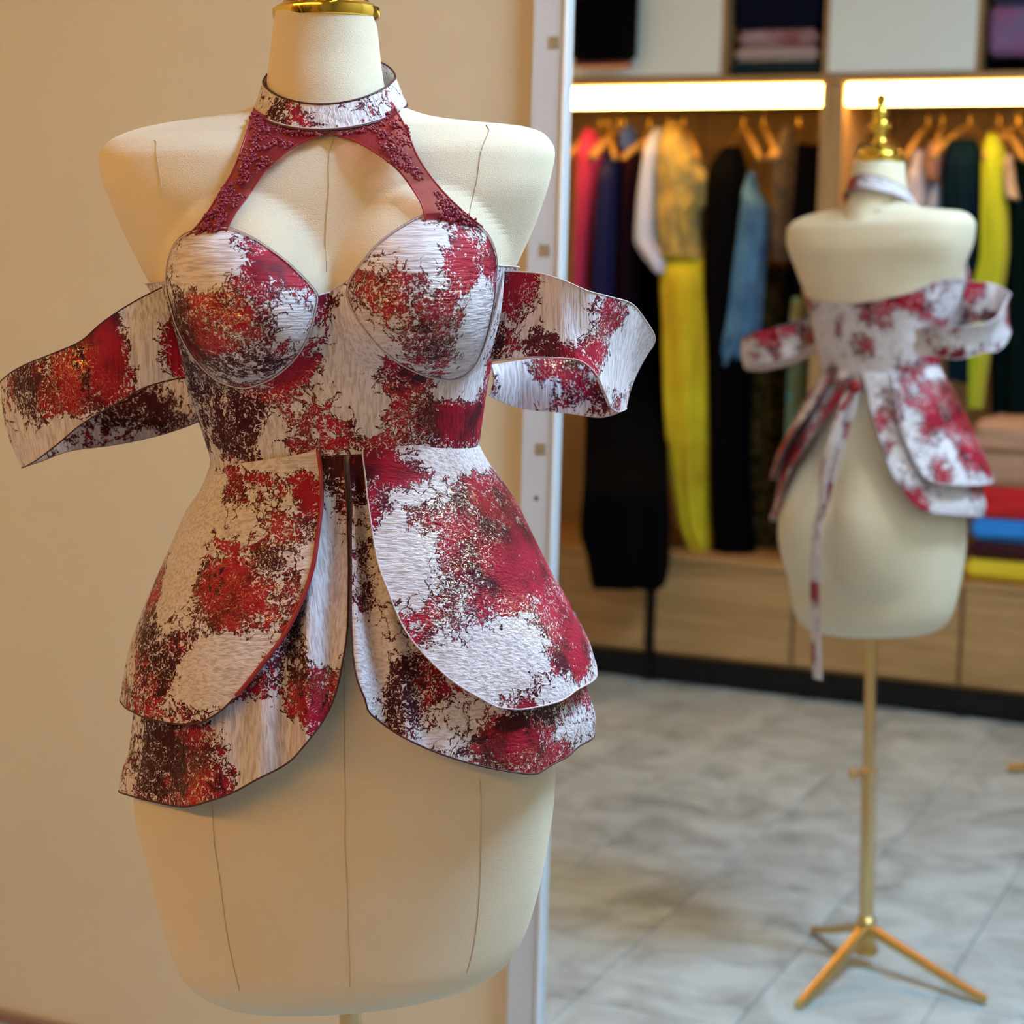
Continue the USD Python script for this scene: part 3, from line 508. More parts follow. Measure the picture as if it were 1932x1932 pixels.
# sleeves: bands that hang off the shoulders
def sleeve(U, Lw, key, mat, label, nb):
    U = np.array([L(*p) for p in U]); D = np.array([L(*p) for p in Lw]); k = np.linspace(0, 1, len(U)); x = np.linspace(0, 1, 280)
    U, D = PchipInterpolator(k, U)(x), PchipInterpolator(k, D)(x); t_ = np.linspace(0, 1, 60)[None, :, None]
    P = U[:, None]*(1-t_)+D[:, None]*t_
    bul = np.sin(np.pi*t_[..., 0])*.004+.0015*np.sin(x[:, None]*38)*np.sin(np.pi*t_[..., 0]); P = P+grid_normals(P)*bul[..., None]
    m_, src = shell(P, .0022, P.reshape(-1, 3).mean(0)); r_ = field(P, RED_BLOBS[key], .18); g_ = field(P, GOLD_BLOBS.get(key, []), 0)
    bk = np.clip((P[..., 1]-.01)/.03, 0, 1)
    outer = np.clip((meshkit.fbm(P*[22, 22, 22]+3, 3, 2)-.43)*4, -.4, .9)+.2; inner = field(P, RED_BLOBS.get(nb, []), .13)
    isin = np.arange(len(src)) >= P.shape[0]*P.shape[1]
    def both(fr, o, i): return np.where(isin, (fr*(1-bk)+i*bk).ravel()[src], (fr*(1-bk)+o*bk).ravel()[src])
    s = obj('sleeve', m_, mat, top_, smooth=True, label=label, prim={'red': both(r_, outer, inner), 'gold': np.clip(both(g_, 0*g_, field(P, GOLD_BLOBS.get(nb, []), 0)), 0, 1.2),
        'dark': both(field(P, DARK_BLOBS[key], 0), 0*g_+.2, field(P, DARK_BLOBS[nb], 0))})
    edge_tube(P[:, -1], .0006, DARK if key == 'sleeve_left' else PALE, s); edge_tube(P[:, 0], .0006, DARK if key == 'sleeve_left' else PALE, s)
sleeve([(306, 542, -.075), (240, 577, -.085), (190, 611, -.09), (150, 645, -.09), (100, 667, -.08), (50, 687, -.06), (14, 708, -.03), (3, 724, 0), (40, 735, .04), (120, 728, .075), (220, 705, .09), (300, 690, .085), (362, 680, .06)],
       [(350, 713, -.08), (285, 727, -.09), (222, 760, -.095), (155, 800, -.09), (100, 845, -.075), (66, 870, -.05), (48, 880, -.02), (43, 882, 0), (75, 871, .04), (130, 851, .075), (210, 840, .09), (300, 821, .085), (375, 795, .055)],
       'sleeve_left', BRO_V, 'loose off-shoulder sleeve band', 'x')
sleeve([(952, 512, -.055), (1010, 515, -.08), (1060, 528, -.09), (1110, 549, -.085), (1155, 561, -.065), (1190, 572, -.035), (1215, 600, -.005), (1236, 641, .03), (1220, 665, .06), (1150, 672, .09), (1080, 674, .10), (1010, 678, .095), (925, 690, .07)],
       [(922, 681, -.065), (1010, 674, -.09), (1085, 678, -.095), (1122, 702, -.09), (1142, 742, -.07), (1156, 772, -.035), (1172, 776, -.005), (1182, 770, .03), (1165, 779, .06), (1128, 787, .08), (1060, 778, .09), (985, 770, .09), (922, 745, .065)],
       'sleeve_right', BRO_V, 'stiff off-shoulder sleeve band standing away from the arm side', 'sleeve_right_back')

# collar band
cz = L(622, 197, -.06); xcn = .5*(L(505, 150)[0]+L(738, 152)[0])
def ring(hw, dpt, zf, zs, zk, u):
    z = np.where(np.cos(u) > 0, zs+(zf-zs)*np.cos(u)**1.2*(np.cos(u) > 0), zs+(zk-zs)*np.abs(np.cos(u))); return np.stack([xcn+hw*np.sin(u), -dpt*np.cos(u), z], -1)
def z_at(py, y): return L(622, py, y)[2]
def safe_cos(u): return np.clip(np.cos(u), 0, 1)
def ring2(hw, dpt, dk, zf, zs, zk, u):
    c = np.cos(u); z = np.where(c > 0, zs+(zf-zs)*np.clip(c, 0, 1)**1.3, zs+(zk-zs)*np.clip(-c, 0, 1)); return np.stack([xcn+hw*np.sin(u), -np.where(c > 0, dpt, dk)*c, z], -1)
T = ring2(.0560, .063, .054, z_at(197, -.06), z_at(150, 0), ZB+.832, us); B = ring2(.0650, .073, .064, z_at(247, -.068), z_at(203, 0), ZB+.806, us)
tc = np.linspace(0, 1, 30)[None, :, None]; Pc = T[:, None]*(1-tc)+B[:, None]*tc
col = cloth('collar', Pc, BRO_V, top_, 'collar', closed=True, label='brocade halter collar band', base=.10)
edge_tube(Pc[:, 0], .0009, DARK, col); edge_tube(Pc[:, -1], .0010, DARK, col); edge_tube(Pc[:, -3]-[0, .0003, 0], .0007, PALE, col, 'piping')
# sheer yoke straps
def strap(O, I, off0, off1):
    n_ = 110; ti = np.linspace(0, 1, n_); o_, i_ = smooth_curve(O, n_), smooth_curve(I, n_); P = np.zeros((n_, 34, 3))
    for a_ in range(n_):
        for b_ in range(34):
            px, py = o_[a_]*(1-b_/33)+i_[a_]*b_/33; py += 15*math.sin(math.pi*b_/33)*math.exp(-(ti[a_]/.10)**2); y = -.07
            off = off0+(off1-off0)*math.sin(math.pi*ti[a_])**.8; wr = math.exp(-(ti[a_]/.16)**2)
            for _ in range(3):
                p = L(px, py, y); z = p[2]; k = np.clip((p[0]-body.xc(z))/body.hw(z), -.999, .999)
                u = math.asin(np.sign(k)*abs(k)**(1/float(body.ex(z)))); yb = float(body.raw(u, z)[1])-off
                yr = -.066*math.sqrt(max(0, 1-min(1, abs(p[0]-xcn)/.066)**2)); y = min(yb, yr*wr+yb*(1-wr))
            P[a_, b_] = L(px, py, y)
    return P
SL = strap([(480, 205), (466, 250), (442, 318), (416, 362), (387, 408), (352, 447)], [(624, 251), (592, 259), (543, 284), (500, 322), (466, 372), (440, 408), (426, 440)], .005, .010)
SR = strap([(744, 203), (762, 235), (788, 295), (822, 345), (862, 388), (910, 428)], [(620, 251), (660, 262), (715, 292), (752, 322), (778, 356), (797, 390), (803, 418)], .006, .018)
for S_ in (SL, SR):
    m_, src = shell(S_, .0006, np.array([xcn, .1, 1.35])); s = obj('sheer_yoke', m_, SHEER, top_, smooth=True, label='see-through wine red net strap')
    edge_tube(S_[:, 0], .0009, RED, s, 'binding'); edge_tube(S_[:, -1], .0008, RED, s, 'binding')
    rg = np.random.default_rng(11 if S_ is SL else 12); ico = trimesh.creation.icosphere(1, 1.0); N_ = grid_normals(S_)
    if (N_[..., 1].mean()) > 0: N_ = -N_
    # leaf shaped motifs of beads: (place along the strap, across it, length, bend)
    spots = ([(.10, .12, .5, .3), (.18, .25, .6, -.2), (.10, .55, .3, .6), (.24, .75, .35, .8), (.27, .55, .3, -.3), (.33, .18, .6, .1), (.42, .35, .55, -.3), (.45, .75, .45, .1), (.56, .55, .5, .3), (.62, .15, .45, -.1), (.70, .35, .6, .2), (.74, .75, .4, .2), (.82, .25, .5, -.3), (.88, .62, .5, .4), (.94, .30, .4, 0), (.95, .7, .4, 0), (.06, .85, .2, 1.3)] if S_ is SL else
             [(.08, .15, .6, .1), (.10, .5, .55, -.1), (.06, .8, .2, 1.4), (.22, .10, .6, .1), (.24, .45, .6, .1), (.35, .65, .6, .15), (.38, .40, .6, -.2), (.48, .80, .5, .2), (.52, .45, .5, .2), (.56, .62, .4, -.3), (.78, .30, .6, .1), (.86, .45, .5, .2), (.90, .20, .5, -.1), (.94, .55, .5, 0), (.97, .30, .4, 0)])
    for (a0, b0, ln, bend) in spots:
        parts = []
        for kk in range(46):
            w_ = rg.uniform(-1, 1); ht = rg.normal()*.16*(1-w_*w_+.15)
            ti = a0+ln*.13*w_; si = b0+(bend*.22*w_+ht*.55)
            ti, si = np.clip(ti, .01, .99), np.clip(si, .0, 1.0); i_, j_ = int(ti*109), int(si*33)
            r_ = rg.uniform(.0009, .0015); q_ = ico.copy(); q_.apply_scale(r_); q_.apply_translation(S_[i_, j_]+N_[i_, j_]*r_*.8+rg.normal(size=3)*.0006); parts.append(q_)
        obj('bead_motif', cat(*parts), BEAD, s, smooth=True, kind='stuff', label=None)
# back tie: two ribbon ends hang from the back waist
def ribbon(pts, w, off):
    Pm = []
    for (px, py, y) in pts:                 # seen in the mirror
        Pm.append(to_local(mir_ray_local(px, py, y)))
    Pm = smooth_curve3(np.array(Pm), 120); s_ = np.linspace(-1, 1, 9)[None, :, None]
    d = np.array([1, .25, 0])/math.hypot(1, .25); P = Pm[:, None]+d*w*s_+np.array([0, 1, 0])*(.0015*np.sin(np.linspace(0, 14, 120)))[:, None, None]
    m_, src = shell(P, .0012, np.array([0, -1, 1.0])); r_ = np.clip((meshkit.fbm(P*[30, 30, 18]+off, 3, 8)-.5)*5, -.5, .9)+.15
    obj('tie_ribbon', m_, BRO_V, top_, smooth=True, prim={'red': r_.ravel()[src], 'gold': np.zeros(len(src)), 'dark': np.zeros(len(src))+.2})
def smooth_curve3(p, n):
    s = np.r_[0, np.cumsum(np.linalg.norm(np.diff(p, axis=0), axis=1))]; return PchipInterpolator(s/s[-1], p)(np.linspace(0, 1, n))
def mir_ray_local(px, py, yl):              # world point of the mirrored ray that has the local depth yl
    d = ray(px, py)*[1, -1, 1]; o = CAM*[1, -1, 1]; ol, dl = to_local(o), RL @ d; t_ = (yl-ol[1])/dl[1]; return o+d*t_
ribbon([(1622, 735, .076), (1606, 790, .105), (1590, 850, .145), (1565, 930, .165), (1549, 1000, .172), (1545, 1080, .172), (1544, 1160, .170), (1548, 1230, .168), (1551, 1276, .166)], .0130, 2.0)
ribbon([(1612, 735, .078), (1592, 780, .11), (1576, 840, .145), (1560, 900, .165), (1560, 950, .172)], .011, 9.0)
# small bow knot at the back of the waist
kb = to_local(mir_ray_local(1620, 728, .08))
obj('knot', trimesh.creation.icosphere(2, 1).apply_transform(np.diag([.014, .008, .012, 1])).apply_translation(kb), RED, top_, smooth=True)

# ------------------------------------------------------------------ wardrobe opposite the mirror (seen in the mirror)
YF, YB = -3.11, -3.74
def xm(px, py, y=YF): return float(mir_y(px, py, y)[0])
def zm(px, py, y=YF): return float(mir_y(px, py, y)[2])
WX0, WX1 = -2.72, -.10
ZD = .405
seams = [WX0, -2.005, -1.535, -1.03, -.56, WX1]
names = ['left drawer unit of the wardrobe base under the black dresses', 'oak drawer unit under the yellow gown', 'oak drawer unit behind the legs of the dress form reflection', 'oak drawer unit under the folded fabric stack', 'right end drawer unit of the wardrobe base']
for k in range(5):
    a, b = seams[k]+.004, seams[k+1]-.004
    if k == 1: a += .022
    t = thing('drawer_unit', names[k], 'drawer unit', loc=(0, 0, 0))
    obj('body', box(a, b, YB, YF-.022, .085, ZD-.022), WOOD, t, smooth=False)
    obj('drawer', box(a+.001, b-.001, YF-.020, YF, .10, ZD-.026, .002), WOOD, t, smooth=False)
    obj('top_board', box(a-.003, b+.003, YB, YF+.004, ZD-.022, ZD, .002), WOOD, t, smooth=False)
t = thing('plinth_frame', 'black metal plinth and upright under the drawer units', 'base frame', loc=(0, 0, 0))
obj('rail', box(WX0, WX1, YF-.05, YF-.004, .018, .083), BLACK, t, smooth=False); obj('rail', box(WX0, WX1, YB, YB+.04, .018, .083), BLACK, t, smooth=False)
obj('upright', box(-2.004, -1.986, YF-.03, YF+.010, 0, ZD-.03), BLACK, t, smooth=False)
for x in (WX0+.02, -2.0, -1.5, -1.03, -.56, WX1-.05):
    obj('foot', box(x, x+.03, YF-.045, YF-.01, 0, .02), BLACK, t, smooth=False); obj('foot', box(x, x+.03, YB, YB+.03, 0, .02), BLACK, t, smooth=False)
t = thing('open_wardrobe', 'oak open wardrobe with light strips over two hanging bays, facing the mirror', 'wardrobe', loc=(0, 0, 0))
ZL0, ZL1, ZS = 1.772, 1.835, 1.862
obj('back_panel', box(WX0, WX1, YB-.018, YB, ZD, ZS), WOODV, t, smooth=False)
for (a, b) in ((WX0-.02, WX0), (-1.520, -1.452), (WX1, WX1+.02)): obj('side_panel', box(a, b, YB, YF, ZD, ZS-.027, .002), WOODV, t, smooth=False)
obj('shelf', box(WX0, WX1, YB, YF+.006, ZL1+.002, ZS, .002), WOOD, t, smooth=False)
for (a, b) in ((WX0+.01, -1.524), (-1.448, WX1-.01)):
    obj('light_channel', box(a, b, YF-.036, YF-.030, ZL0+.007, ZL1), STEEL, t, smooth=False)
    obj('light_strip', cat(box(a, b, YF-.013, YF-.009, ZL0+.0025, ZL1-.001), box(a, b, YF-.038, YF-.013, ZL0+.0025, ZL0+.0055)), LED, t, smooth=False, label='glowing white light strip under the shelf')
    obj('clothes_rail', tube([(a, YF-.31, 1.800), (b, YF-.31, 1.800)], .0125, 16), STEEL, t, smooth=35)
t = thing('overhead_cupboard', 'overhead cupboard with pale grey doors and open compartments above the rails', 'cupboard', loc=(0, 0, 0))
xd = [xm(1213, 100), xm(1366, 100), xm(1558, 100), xm(1845, 100)]
obj('carcass', cat(box(WX0, WX1, YB, YB+.02, ZS, 2.5), box(WX0, WX1, YB, YF-.02, 2.46, 2.5)), WOODV, t, smooth=False)
dk = mat_plain('navy_lining', (.012, .016, .03), .8)
obj('lining', box(WX0, WX1, YB+.02, YB+.03, ZS, 2.46), dk, t, smooth=False, label='dark lining behind the open compartments')
for (a, b) in ((WX0, xd[0]-.30), (xd[0]-.30, xd[1]), (xd[2]+.012, xd[3])):
    obj('door', box(a+.002, b-.002, YF-.022, YF-.002, ZS+.003, 2.44, .002), DOORM, t, smooth=False, label='pale grey cupboard door')
for x in (xd[1], xd[2], xd[3]): obj('divider', box(x-.001, x+.011, YB+.03, YF-.004, ZS, 2.46), WOODV, t, smooth=False)

def fabric(name, col, rough=.8, col2=None, scale=12, sheen=.1): return mat_plain(name, col, rough, spec=.25 if max(col) > .04 else .04, col2=col2, scale=scale, sheen=sheen, bump=.15, bscale=90)
# things on the shelf
def cloth_slab(x0, x1, y0, y1, z0, z1, seed=0, layers=2):
    rg = np.random.default_rng(seed); out = []
    for k in range(layers):
        a, b = z0+(z1-z0)*k/layers, z0+(z1-z0)*(k+1)/layers
        m_ = box(x0, x1, y0, y1, a+.0006, b-.0006, min(.02, (b-a)*.42)); m_ = m_.subdivide().subdivide().subdivide()
        v = m_.vertices.copy(); v[:, :2] += (meshkit.noise(v*[9, 9, 60]+seed, 3)[:, None]-.5)*.012; m_.vertices = v; out.append(m_)
    return cat(*out)
NAVY = fabric('navy_cotton', (.006, .008, .022), .9, sheen=0); BLK = fabric('black_cloth', (.0015, .0015, .003), .9, sheen=0); BLK2 = fabric('black_satin', (.0015, .0015, .003), .8, sheen=0)
t = thing('black_bag', 'black soft bag standing in front of the pale cupboard door', 'bag', loc=(0, 0, 0))
bx0, bx1 = xm(1094, 60, YF+.02), xm(1212, 60, YF+.02); bz0 = zm(1150, 128, YF+.02)
bag = box(bx0, bx1, YF+.002-.0, YF+.12, ZS+.002, 2.22, .035)
bagm = box(bx0, bx1, YF+.004, YF+.085, bz0, 2.22, .03)
obj('bag_body', bagm, BLK, t, smooth=40); obj('strap', tube([(bx0+.05, YF+.045, 2.21), (bx0+.06, YF+.045, 2.30), ((bx0+bx1)/2, YF+.045, 2.34), (bx1-.06, YF+.045, 2.30), (bx1-.05, YF+.045, 2.21)], .008, 8), BLK, t)
obj('hook', tube([((bx0+bx1)/2, YF+.045, 2.335), ((bx0+bx1)/2, YF+.02, 2.37), ((bx0+bx1)/2, YF-.004, 2.37)], .004, 8), STEEL, t)
obj('base_trim', box(bx0+.02, bx1-.02, YF+.012, YF+.078, bz0-.004, bz0+.012, .004), mat_plain('bag_trim', (.10, .02, .03), .5), t)
c1x0, c1x1 = xd[1]+.02, xd[2]-.008
def slab(name, label, x0, x1, z0, z1, m_, seed, cat_='folded cloth', layers=1, group=None, y0=YF-.33, y1=YF-.03):
    t_ = obj(name, cloth_slab(x0, x1, y0, y1, z0, z1, seed, layers), m_, None, smooth=40, label=label, cat=cat_, group=group); return t_
zz_ = lambda py: zm(1460, py, YF-.03)
slab('folded_cloth', 'dark teal folded cloth at the bottom of the left open compartment', c1x0, c1x1, ZS+.002, zz_(118), fabric('dark_teal_cloth', (.012, .03, .04)), 1)
slab('folded_cloth', 'pale pink folded cloth in the left open compartment', c1x0+.005, c1x1-.01, zz_(117), zz_(90), fabric('pale_pink_cloth', (.50, .40, .40)), 2)
slab('folded_cloth', 'rose edged pale folded cloth on the pink cloth in the open compartment', c1x0+.01, c1x1-.02, zz_(89), zz_(56), fabric('rose_cloth', (.46, .36, .40), col2=(.25, .06, .09), scale=7), 3)
slab('folded_cloth', 'navy folded cloth on top of the pile in the left open compartment', c1x0+.005, c1x1-.01, zz_(55), zz_(-30), NAVY, 4)
c2x0, c2x1 = xd[3]+.02, xd[3]+.45
zz_ = lambda py: zm(1890, py, YF-.03)
slab('folded_cloth', 'dark folded cloth at the bottom of the right open compartment', c2x0, c2x1, ZS+.002, zz_(110), BLK, 5)
slab('folded_cloth', 'purple and pink patterned folded cloth in the right open compartment', c2x0, c2x1-.02, zz_(109), zz_(10), fabric('purple_pattern', (.30, .10, .26), col2=(.16, .15, .30), scale=16), 6)
slab('folded_cloth', 'dark violet folded cloth on the patterned cloth in the right compartment', c2x0, c2x1-.02, zz_(9), zz_(-60), fabric('dark_violet', (.05, .04, .10)), 7)
# folded fabrics on the drawer top, right
sx0 = xm(1822, 1050, YF-.02); sx1 = sx0+.42
lev = [ZD+.002]+[zm(1890, p, YF-.02) for p in (1056, 1022, 978, 918, 792)]
lev[1] = max(lev[1], ZD+.03)
for k, (nm, colr, lab) in enumerate([('yellow', (.85, .62, .03), 'yellow folded fabric at the bottom of the stack on the drawer top'), ('maroon', (.045, .004, .010), 'dark maroon folded fabric between the blue and the yellow'), ('blue', (.025, .25, .78), 'bright blue folded fabric in the middle of the stack'), ('red', (.62, .018, .02), 'bright red folded fabric above the blue one'), ('tan', (.48, .28, .19), 'thick tan brown folded fabric on top of the stack')]):
    slab('folded_fabric', lab, sx0+.006*(k % 3), sx1-.02*(k == 3), lev[k]+.0005, lev[k+1]-.0005, fabric(nm+'_fabric', colr), 20+k, 'folded fabric', 1 if k < 4 else 2, y0=YF-.40, y1=YF-.015)

# hanging clothes
YR = YF-.31
def garment(name, label, catg, rows, m_, y=YR, depth=.17, k=7, amp=.10, seed=0, parts=None, yaw=0.0):
    """rows: (row, left, right) of the outline as seen from the front of the rail; lofted into a folded, hollow-looking cloth body"""
    rg = np.random.default_rng(seed+100); ph = rg.uniform(0, 6, 3); yp = y+depth*.7
    L_ = []
    for rw in rows:
        py, a, b = rw[:3]; dy = rw[3] if len(rw) > 3 else 0.0; L_.append((zm((a+b)/2, py, yp+dy), xm(a, py, yp+dy), xm(b, py, yp+dy), dy))
    L_ = np.array(L_); o = np.argsort(L_[:, 0]); L_ = L_[o]; fi = PchipInterpolator(L_[:, 0], L_[:, 1:]); n_ = 46; zs = np.linspace(L_[0, 0], L_[-1, 0], n_); xs = fi(zs); dys = xs[:, 2]; xs = xs[:, :2]
    g = np.linspace(0, 2*np.pi, 65)[:-1]; R = []
    for i in range(n_):
        s = (zs[-1]-zs[i])/max(zs[-1]-zs[0], 1e-6); d = depth*min(1, (.16+(s*max(zs[-1]-zs[0], .3)/.10)**.7)); cx, w = xs[i].mean(), np.ptp(xs[i])/2
        rp = 1+amp*min(1, s*3)*(np.sin(g*k+ph[0]+2*s)+.5*np.sin(g*(k+4)+ph[1]-s*3))
        R.append(np.stack([cx+w*np.cos(g)*(1+.5*(rp-1)), y+dys[i]+d*np.sin(g)*rp, np.full(len(g), zs[i])+.004*np.sin(g*3+ph[2])*(i == 0)], 1))
    R = np.array(R); nn, mm = R.shape[:2]; ii = np.arange(nn*mm).reshape(nn, mm); a2, b2 = ii, np.roll(ii, -1, 1)
    Q = np.stack([a2[:-1], b2[:-1], b2[1:], a2[1:]], -1).reshape(-1, 4); v = np.vstack([R.reshape(-1, 3), R[0].mean(0)+[0, 0, .01], R[-1].mean(0)])
    f = np.vstack([Q[:, [0, 1, 2]], Q[:, [0, 2, 3]], np.stack([np.roll(ii[0], -1), ii[0], np.full(mm, nn*mm)], 1), np.stack([ii[-1], np.roll(ii[-1], -1), np.full(mm, nn*mm+1)], 1)])
    return obj(name, trimesh.Trimesh(v, f, process=False), m_, None, smooth=60, label=label, cat=catg, group=None), xs[-1].mean(), zs[-1]
def hanger(x, z, yaw, label, tilt=0.0, dark=False):
    c, s = math.cos(yaw), math.sin(yaw); a = np.linspace(-1, 1, 25); arm = np.stack([0*a, .19*a, -.085*np.abs(a)**1.35-.012*(1-np.cos(a*2))], 1)
    hk = np.array([(0, 0, 0), (0, 0, .035), (0, .012, .052), (0, .017, .066), (0, .006, .080), (0, -.010, .082), (0, -.017, .072)])
    M = np.eye(4); M[:3, :3] = [[c, -s, 0], [s, c, 0], [0, 0, 1]]; M[:3, 3] = (x, YR, 1.800-.070)
    t_ = thing('clothes_hanger', label, 'hanger', group=None, M=M)
    m_ = tube(arm, .010, 10); m_.vertices[:, 0] *= .9; obj('wooden_arm', m_, HANG, t_, smooth=60)
    obj('hook', tube(smooth_curve3(hk, 24), .0022, 8), GOLD, t_, smooth=True)
MAG = fabric('magenta_cloth', (.52, .03, .12)); WHT = fabric('lilac_white_cloth', (.58, .66, .95)); 
clothes = [
 ('blouse', 'magenta pink blouse at the left end of the rail', 'blouse', [(240, 1100, 1114), (262, 1093, 1128), (300, 1088, 1136), (400, 1086, 1124), (470, 1086, 1114), (548, 1086, 1108)], MAG, .12, 1),
 ('blouse', 'small coral red blouse tucked behind the navy dress', 'blouse', [(252, 1160, 1170), (272, 1150, 1176), (300, 1150, 1178), (330, 1152, 1172)], fabric('coral_cloth', (.50, .03, .06)), .14, 2),
 ('dress', 'navy blue satin dress hanging right of the magenta blouse', 'dress', [(282, 1140, 1156), (320, 1130, 1168), (420, 1122, 1170), (560, 1120, 1166), (700, 1132, 1162), (820, 1118, 1150), (915, 1110, 1138)], fabric('navy_satin', (.004, .006, .075), .6, sheen=0), .16, 3),
 ('camisole', 'small blue camisole on the hanger above the navy dress', 'camisole', [(235, 1178, 1190), (262, 1174, 1196), (285, 1178, 1194)], fabric('mid_blue', (.05, .10, .34)), .10, 4),
 ('dress', 'dark plum dress beside the pale lilac shirt', 'dress', [(282, 1188, 1204), (330, 1180, 1205), (430, 1173, 1198), (520, 1168, 1194), (700, 1166, 1192)], fabric('plum_cloth', (.012, .003, .009), .9, sheen=0), .15, 5),
 ('shirt', 'pale lilac white shirt left of the olive patterned top', 'shirt', [(240, 1228, 1242), (275, 1217, 1248), (330, 1210, 1242), (400, 1202, 1238), (450, 1199, 1238), (478, 1210, 1254), (500, 1228, 1262), (515, 1240, 1262)], WHT, .17, 6),
 ('patterned_top', 'olive and gold patterned top with a gold sleeve', 'top', [(228, 1256, 1270), (262, 1242, 1292), (310, 1238, 1318), (345, 1238, 1338), (385, 1238, 1334), (400, 1240, 1318), (485, 1242, 1326)], fabric('olive_gold', (.60, .42, .10), col2=(.14, .15, .09), scale=14), .16, 7),
 ('gown', 'long bright yellow gown hanging down to the drawers', 'gown', [(468, 1248, 1326), (520, 1242, 1332), (620, 1246, 1338), (750, 1250, 1338), (850, 1256, 1336), (930, 1268, 1334), (990, 1280, 1336), (1022, 1292, 1344), (1044, 1306, 1340)], fabric('yellow_cloth', (.74, .62, .02), col2=(.56, .38, .01), scale=6), .15, 8),
 ('dress', 'long black dress with a full skirt below the navy dress', 'dress', [(336, 1150, 1200), (420, 1130, 1225), (520, 1108, 1242), (700, 1098, 1244, .10), (860, 1092, 1244, .36), (930, 1090, 1244, .575), (1010, 1086, 1246, .575), (1060, 1100, 1244, .575), (1108, 1108, 1234, .575)], BLK, .20, 9),
 ('dress', 'black dress to the right of the yellow gown', 'dress', [(275, 1360, 1392), (330, 1332, 1402), (480, 1328, 1404), (700, 1336, 1404), (900, 1340, 1410), (1046, 1342, 1420)], BLK2, .18, 10),
 ('denim_dress', 'washed blue denim dress on the rail', 'dress', [(322, 1408, 1418), (360, 1402, 1424), (392, 1396, 1444), (430, 1390, 1446), (520, 1378, 1434), (620, 1362, 1426), (660, 1350, 1410), (690, 1346, 1390)], fabric('blue_denim', (.09, .24, .44), col2=(.04, .12, .27), scale=10), .17, 11),
 ('scarf', 'taupe patterned scarf hanging next to the denim dress', 'scarf', [(232, 1478, 1494), (290, 1462, 1496), (400, 1456, 1488), (490, 1462, 1492)], fabric('taupe_pattern', (.13, .085, .045), col2=(.03, .025, .02), scale=30), .12, 12),
 ('jacket', 'dark navy jacket next to the wooden divider', 'jacket', [(268, 1498, 1536), (310, 1488, 1548), (400, 1484, 1550), (600, 1482, 1550), (740, 1482, 1550)], NAVY, .18, 13),
 ('dress', 'black dress with gold speckles behind the left sleeve reflection', 'dress', [(500, 1412, 1470), (700, 1408, 1486), (900, 1398, 1484), (1052, 1392, 1500)], fabric('black_gold', (.003, .003, .004), .8, col2=(.10, .07, .02), scale=40, sheen=0), .19, 14),
 ('dress', 'teal multicoloured patterned dress by the divider', 'dress', [(560, 1490, 1520), (690, 1488, 1526), (780, 1484, 1526), (910, 1480, 1516)], fabric('teal_pattern', (.08, .32, .36), col2=(.18, .16, .06), scale=26), .15, 15),
 ('coat', 'dark green coat right of the wooden divider', 'coat', [(272, 1606, 1646), (310, 1592, 1652), (420, 1560, 1640), (700, 1560, 1640), (1000, 1565, 1640)], fabric('bottle_green', (.004, .030, .026), .9, sheen=0), .18, 16),
 ('shirt', 'white lilac shirt behind the neck of the reflected dress form', 'shirt', [(282, 1722, 1738), (320, 1712, 1746), (400, 1704, 1748), (520, 1700, 1750)], fabric('lilac_shirt', (.55, .52, .66)), .17, 17),
 ('blouse', 'rose beige patterned blouse right of the lilac shirt', 'blouse', [(266, 1752, 1766), (300, 1750, 1775), (338, 1751, 1774)], fabric('rose_beige', (.34, .17, .13), col2=(.20, .12, .16), scale=20), .16, 18),
 ('blouse', 'blue and white printed blouse below the rose blouse', 'blouse', [(342, 1754, 1773), (360, 1752, 1774), (420, 1752, 1774), (560, 1752, 1774)], fabric('blue_print', (.10, .22, .50), col2=(.45, .45, .55), scale=24), .18, 19),
 ('trousers', 'dark teal and navy trousers left of the lime dress', 'trousers', [(262, 1786, 1836), (300, 1776, 1852), (420, 1774, 1852), (560, 1776, 1850), (720, 1786, 1850)], fabric('teal_navy', (.003, .010, .030), .9, col2=(.003, .016, .022), scale=8, sheen=0), .18, 20),
 ('dress', 'bright lime green dress hanging near the right edge', 'dress', [(250, 1858, 1878), (290, 1850, 1892), (400, 1848, 1896), (480, 1846, 1896), (530, 1834, 1890), (590, 1826, 1876), (680, 1826, 1860), (770, 1828, 1848)], fabric('lime_cloth', (.48, .58, .02)), .17, 21),
 ('scarf', 'cream scarf hanging between the lime dress and the dark coat', 'scarf', [(290, 1898, 1908), (330, 1894, 1912), (375, 1900, 1920)], fabric('cream_scarf', (.52, .42, .34)), .10, 22),
 ('coat', 'long dark green black coat at the right end of the rail', 'coat', [(300, 1905, 1945), (360, 1888, 1965), (500, 1876, 1975), (700, 1866, 1975), (790, 1866, 1970)], fabric('black_green', (.002, .008, .009), .9, sheen=0), .20, 23)]
yaws = [.2, -.5, .15, .6, -.3, .5, -.6, .3, .1, -.6, -.55, .1, .2, .1, -.2, .5, .1, -.1, .2, .4, -.6, .3, -.6, .1, .2, -.1]
for k, c in enumerate(clothes):
    nm, lab, cg, rows, m_, dp, sd = c
    back = sd in (2, 9, 13, 14, 23); yy = YR-.115 if back else YR+.10; dp = dp*.62 if back else min(dp*.55, .085)
    o, hx, hz = garment(nm, lab, cg, rows, m_, yy, dp, 6+sd % 4, .09, sd)
    if sd in (4, 8, 14, 15, 19): continue
    hanger(hx, hz, yaws[k], 'wooden hanger holding the '+lab.split(' hanging')[0].split(' at the')[0].split(' right of')[0].split(' left of')[0])
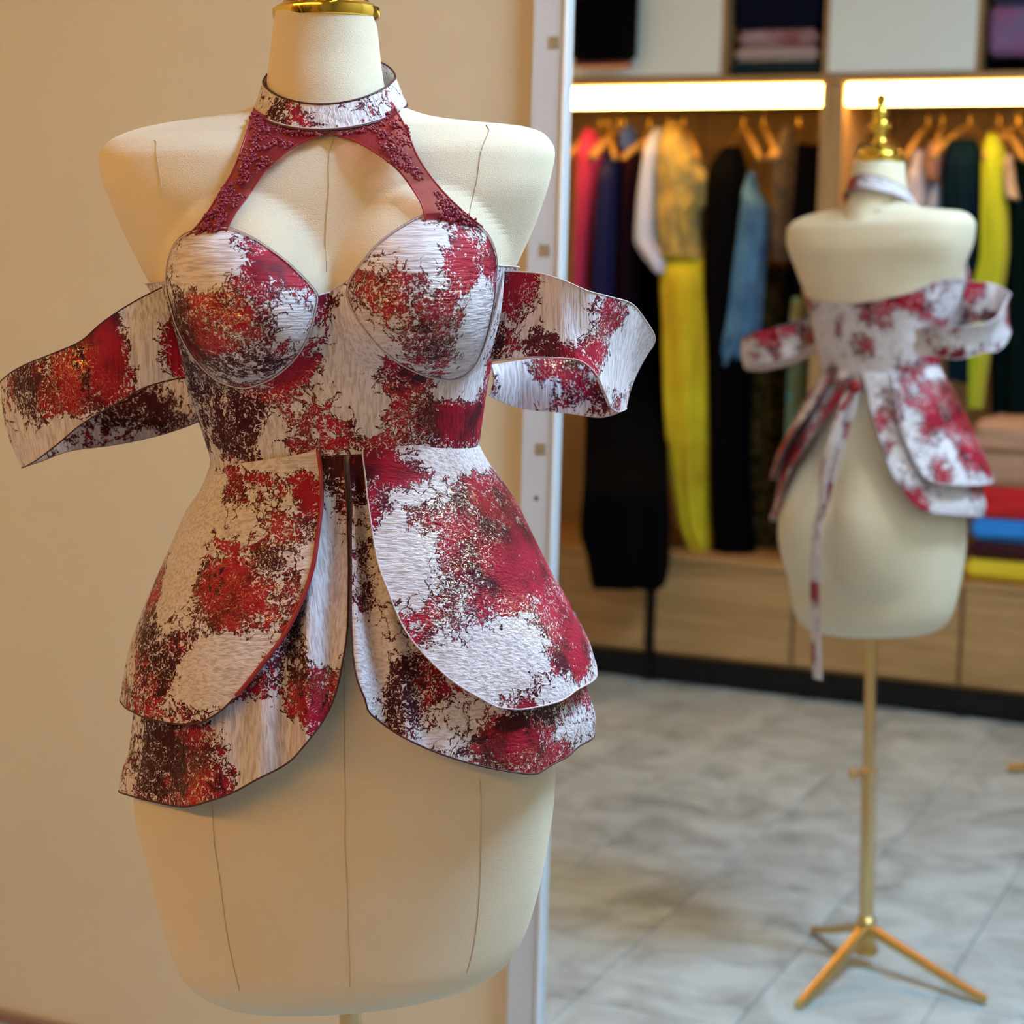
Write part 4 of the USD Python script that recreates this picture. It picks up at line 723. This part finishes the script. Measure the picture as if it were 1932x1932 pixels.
# a second stand whose foot shows at the right edge of the mirror
e = mir_floor(1903, 1452); c = np.array([e[0]+.26, e[1]-.03, 0])
t = thing('display_stand', 'brass tripod foot of another display stand at the right edge of the reflection', 'stand', loc=c)
obj('pole', tube([(0, 0, .02), (0, 0, 1.05)], .0125, 20), BRASS, t); obj('hub', lathe([(0, 0), (.022, 0), (.022, .05), (.014, .06), (0, .06)], 24, (0, 0, .025)), BRASS, t)
for k in range(3):
    g = math.atan2(e[1]-c[1], e[0]-c[0])+k*2*math.pi/3; d = np.array([math.cos(g), math.sin(g), 0])
    obj('leg', tube([d*.01+[0, 0, .06], d*.13+[0, 0, .035], d*.26+[0, 0, .0125]], [.012, .011, .010], 12), BRASS, t)
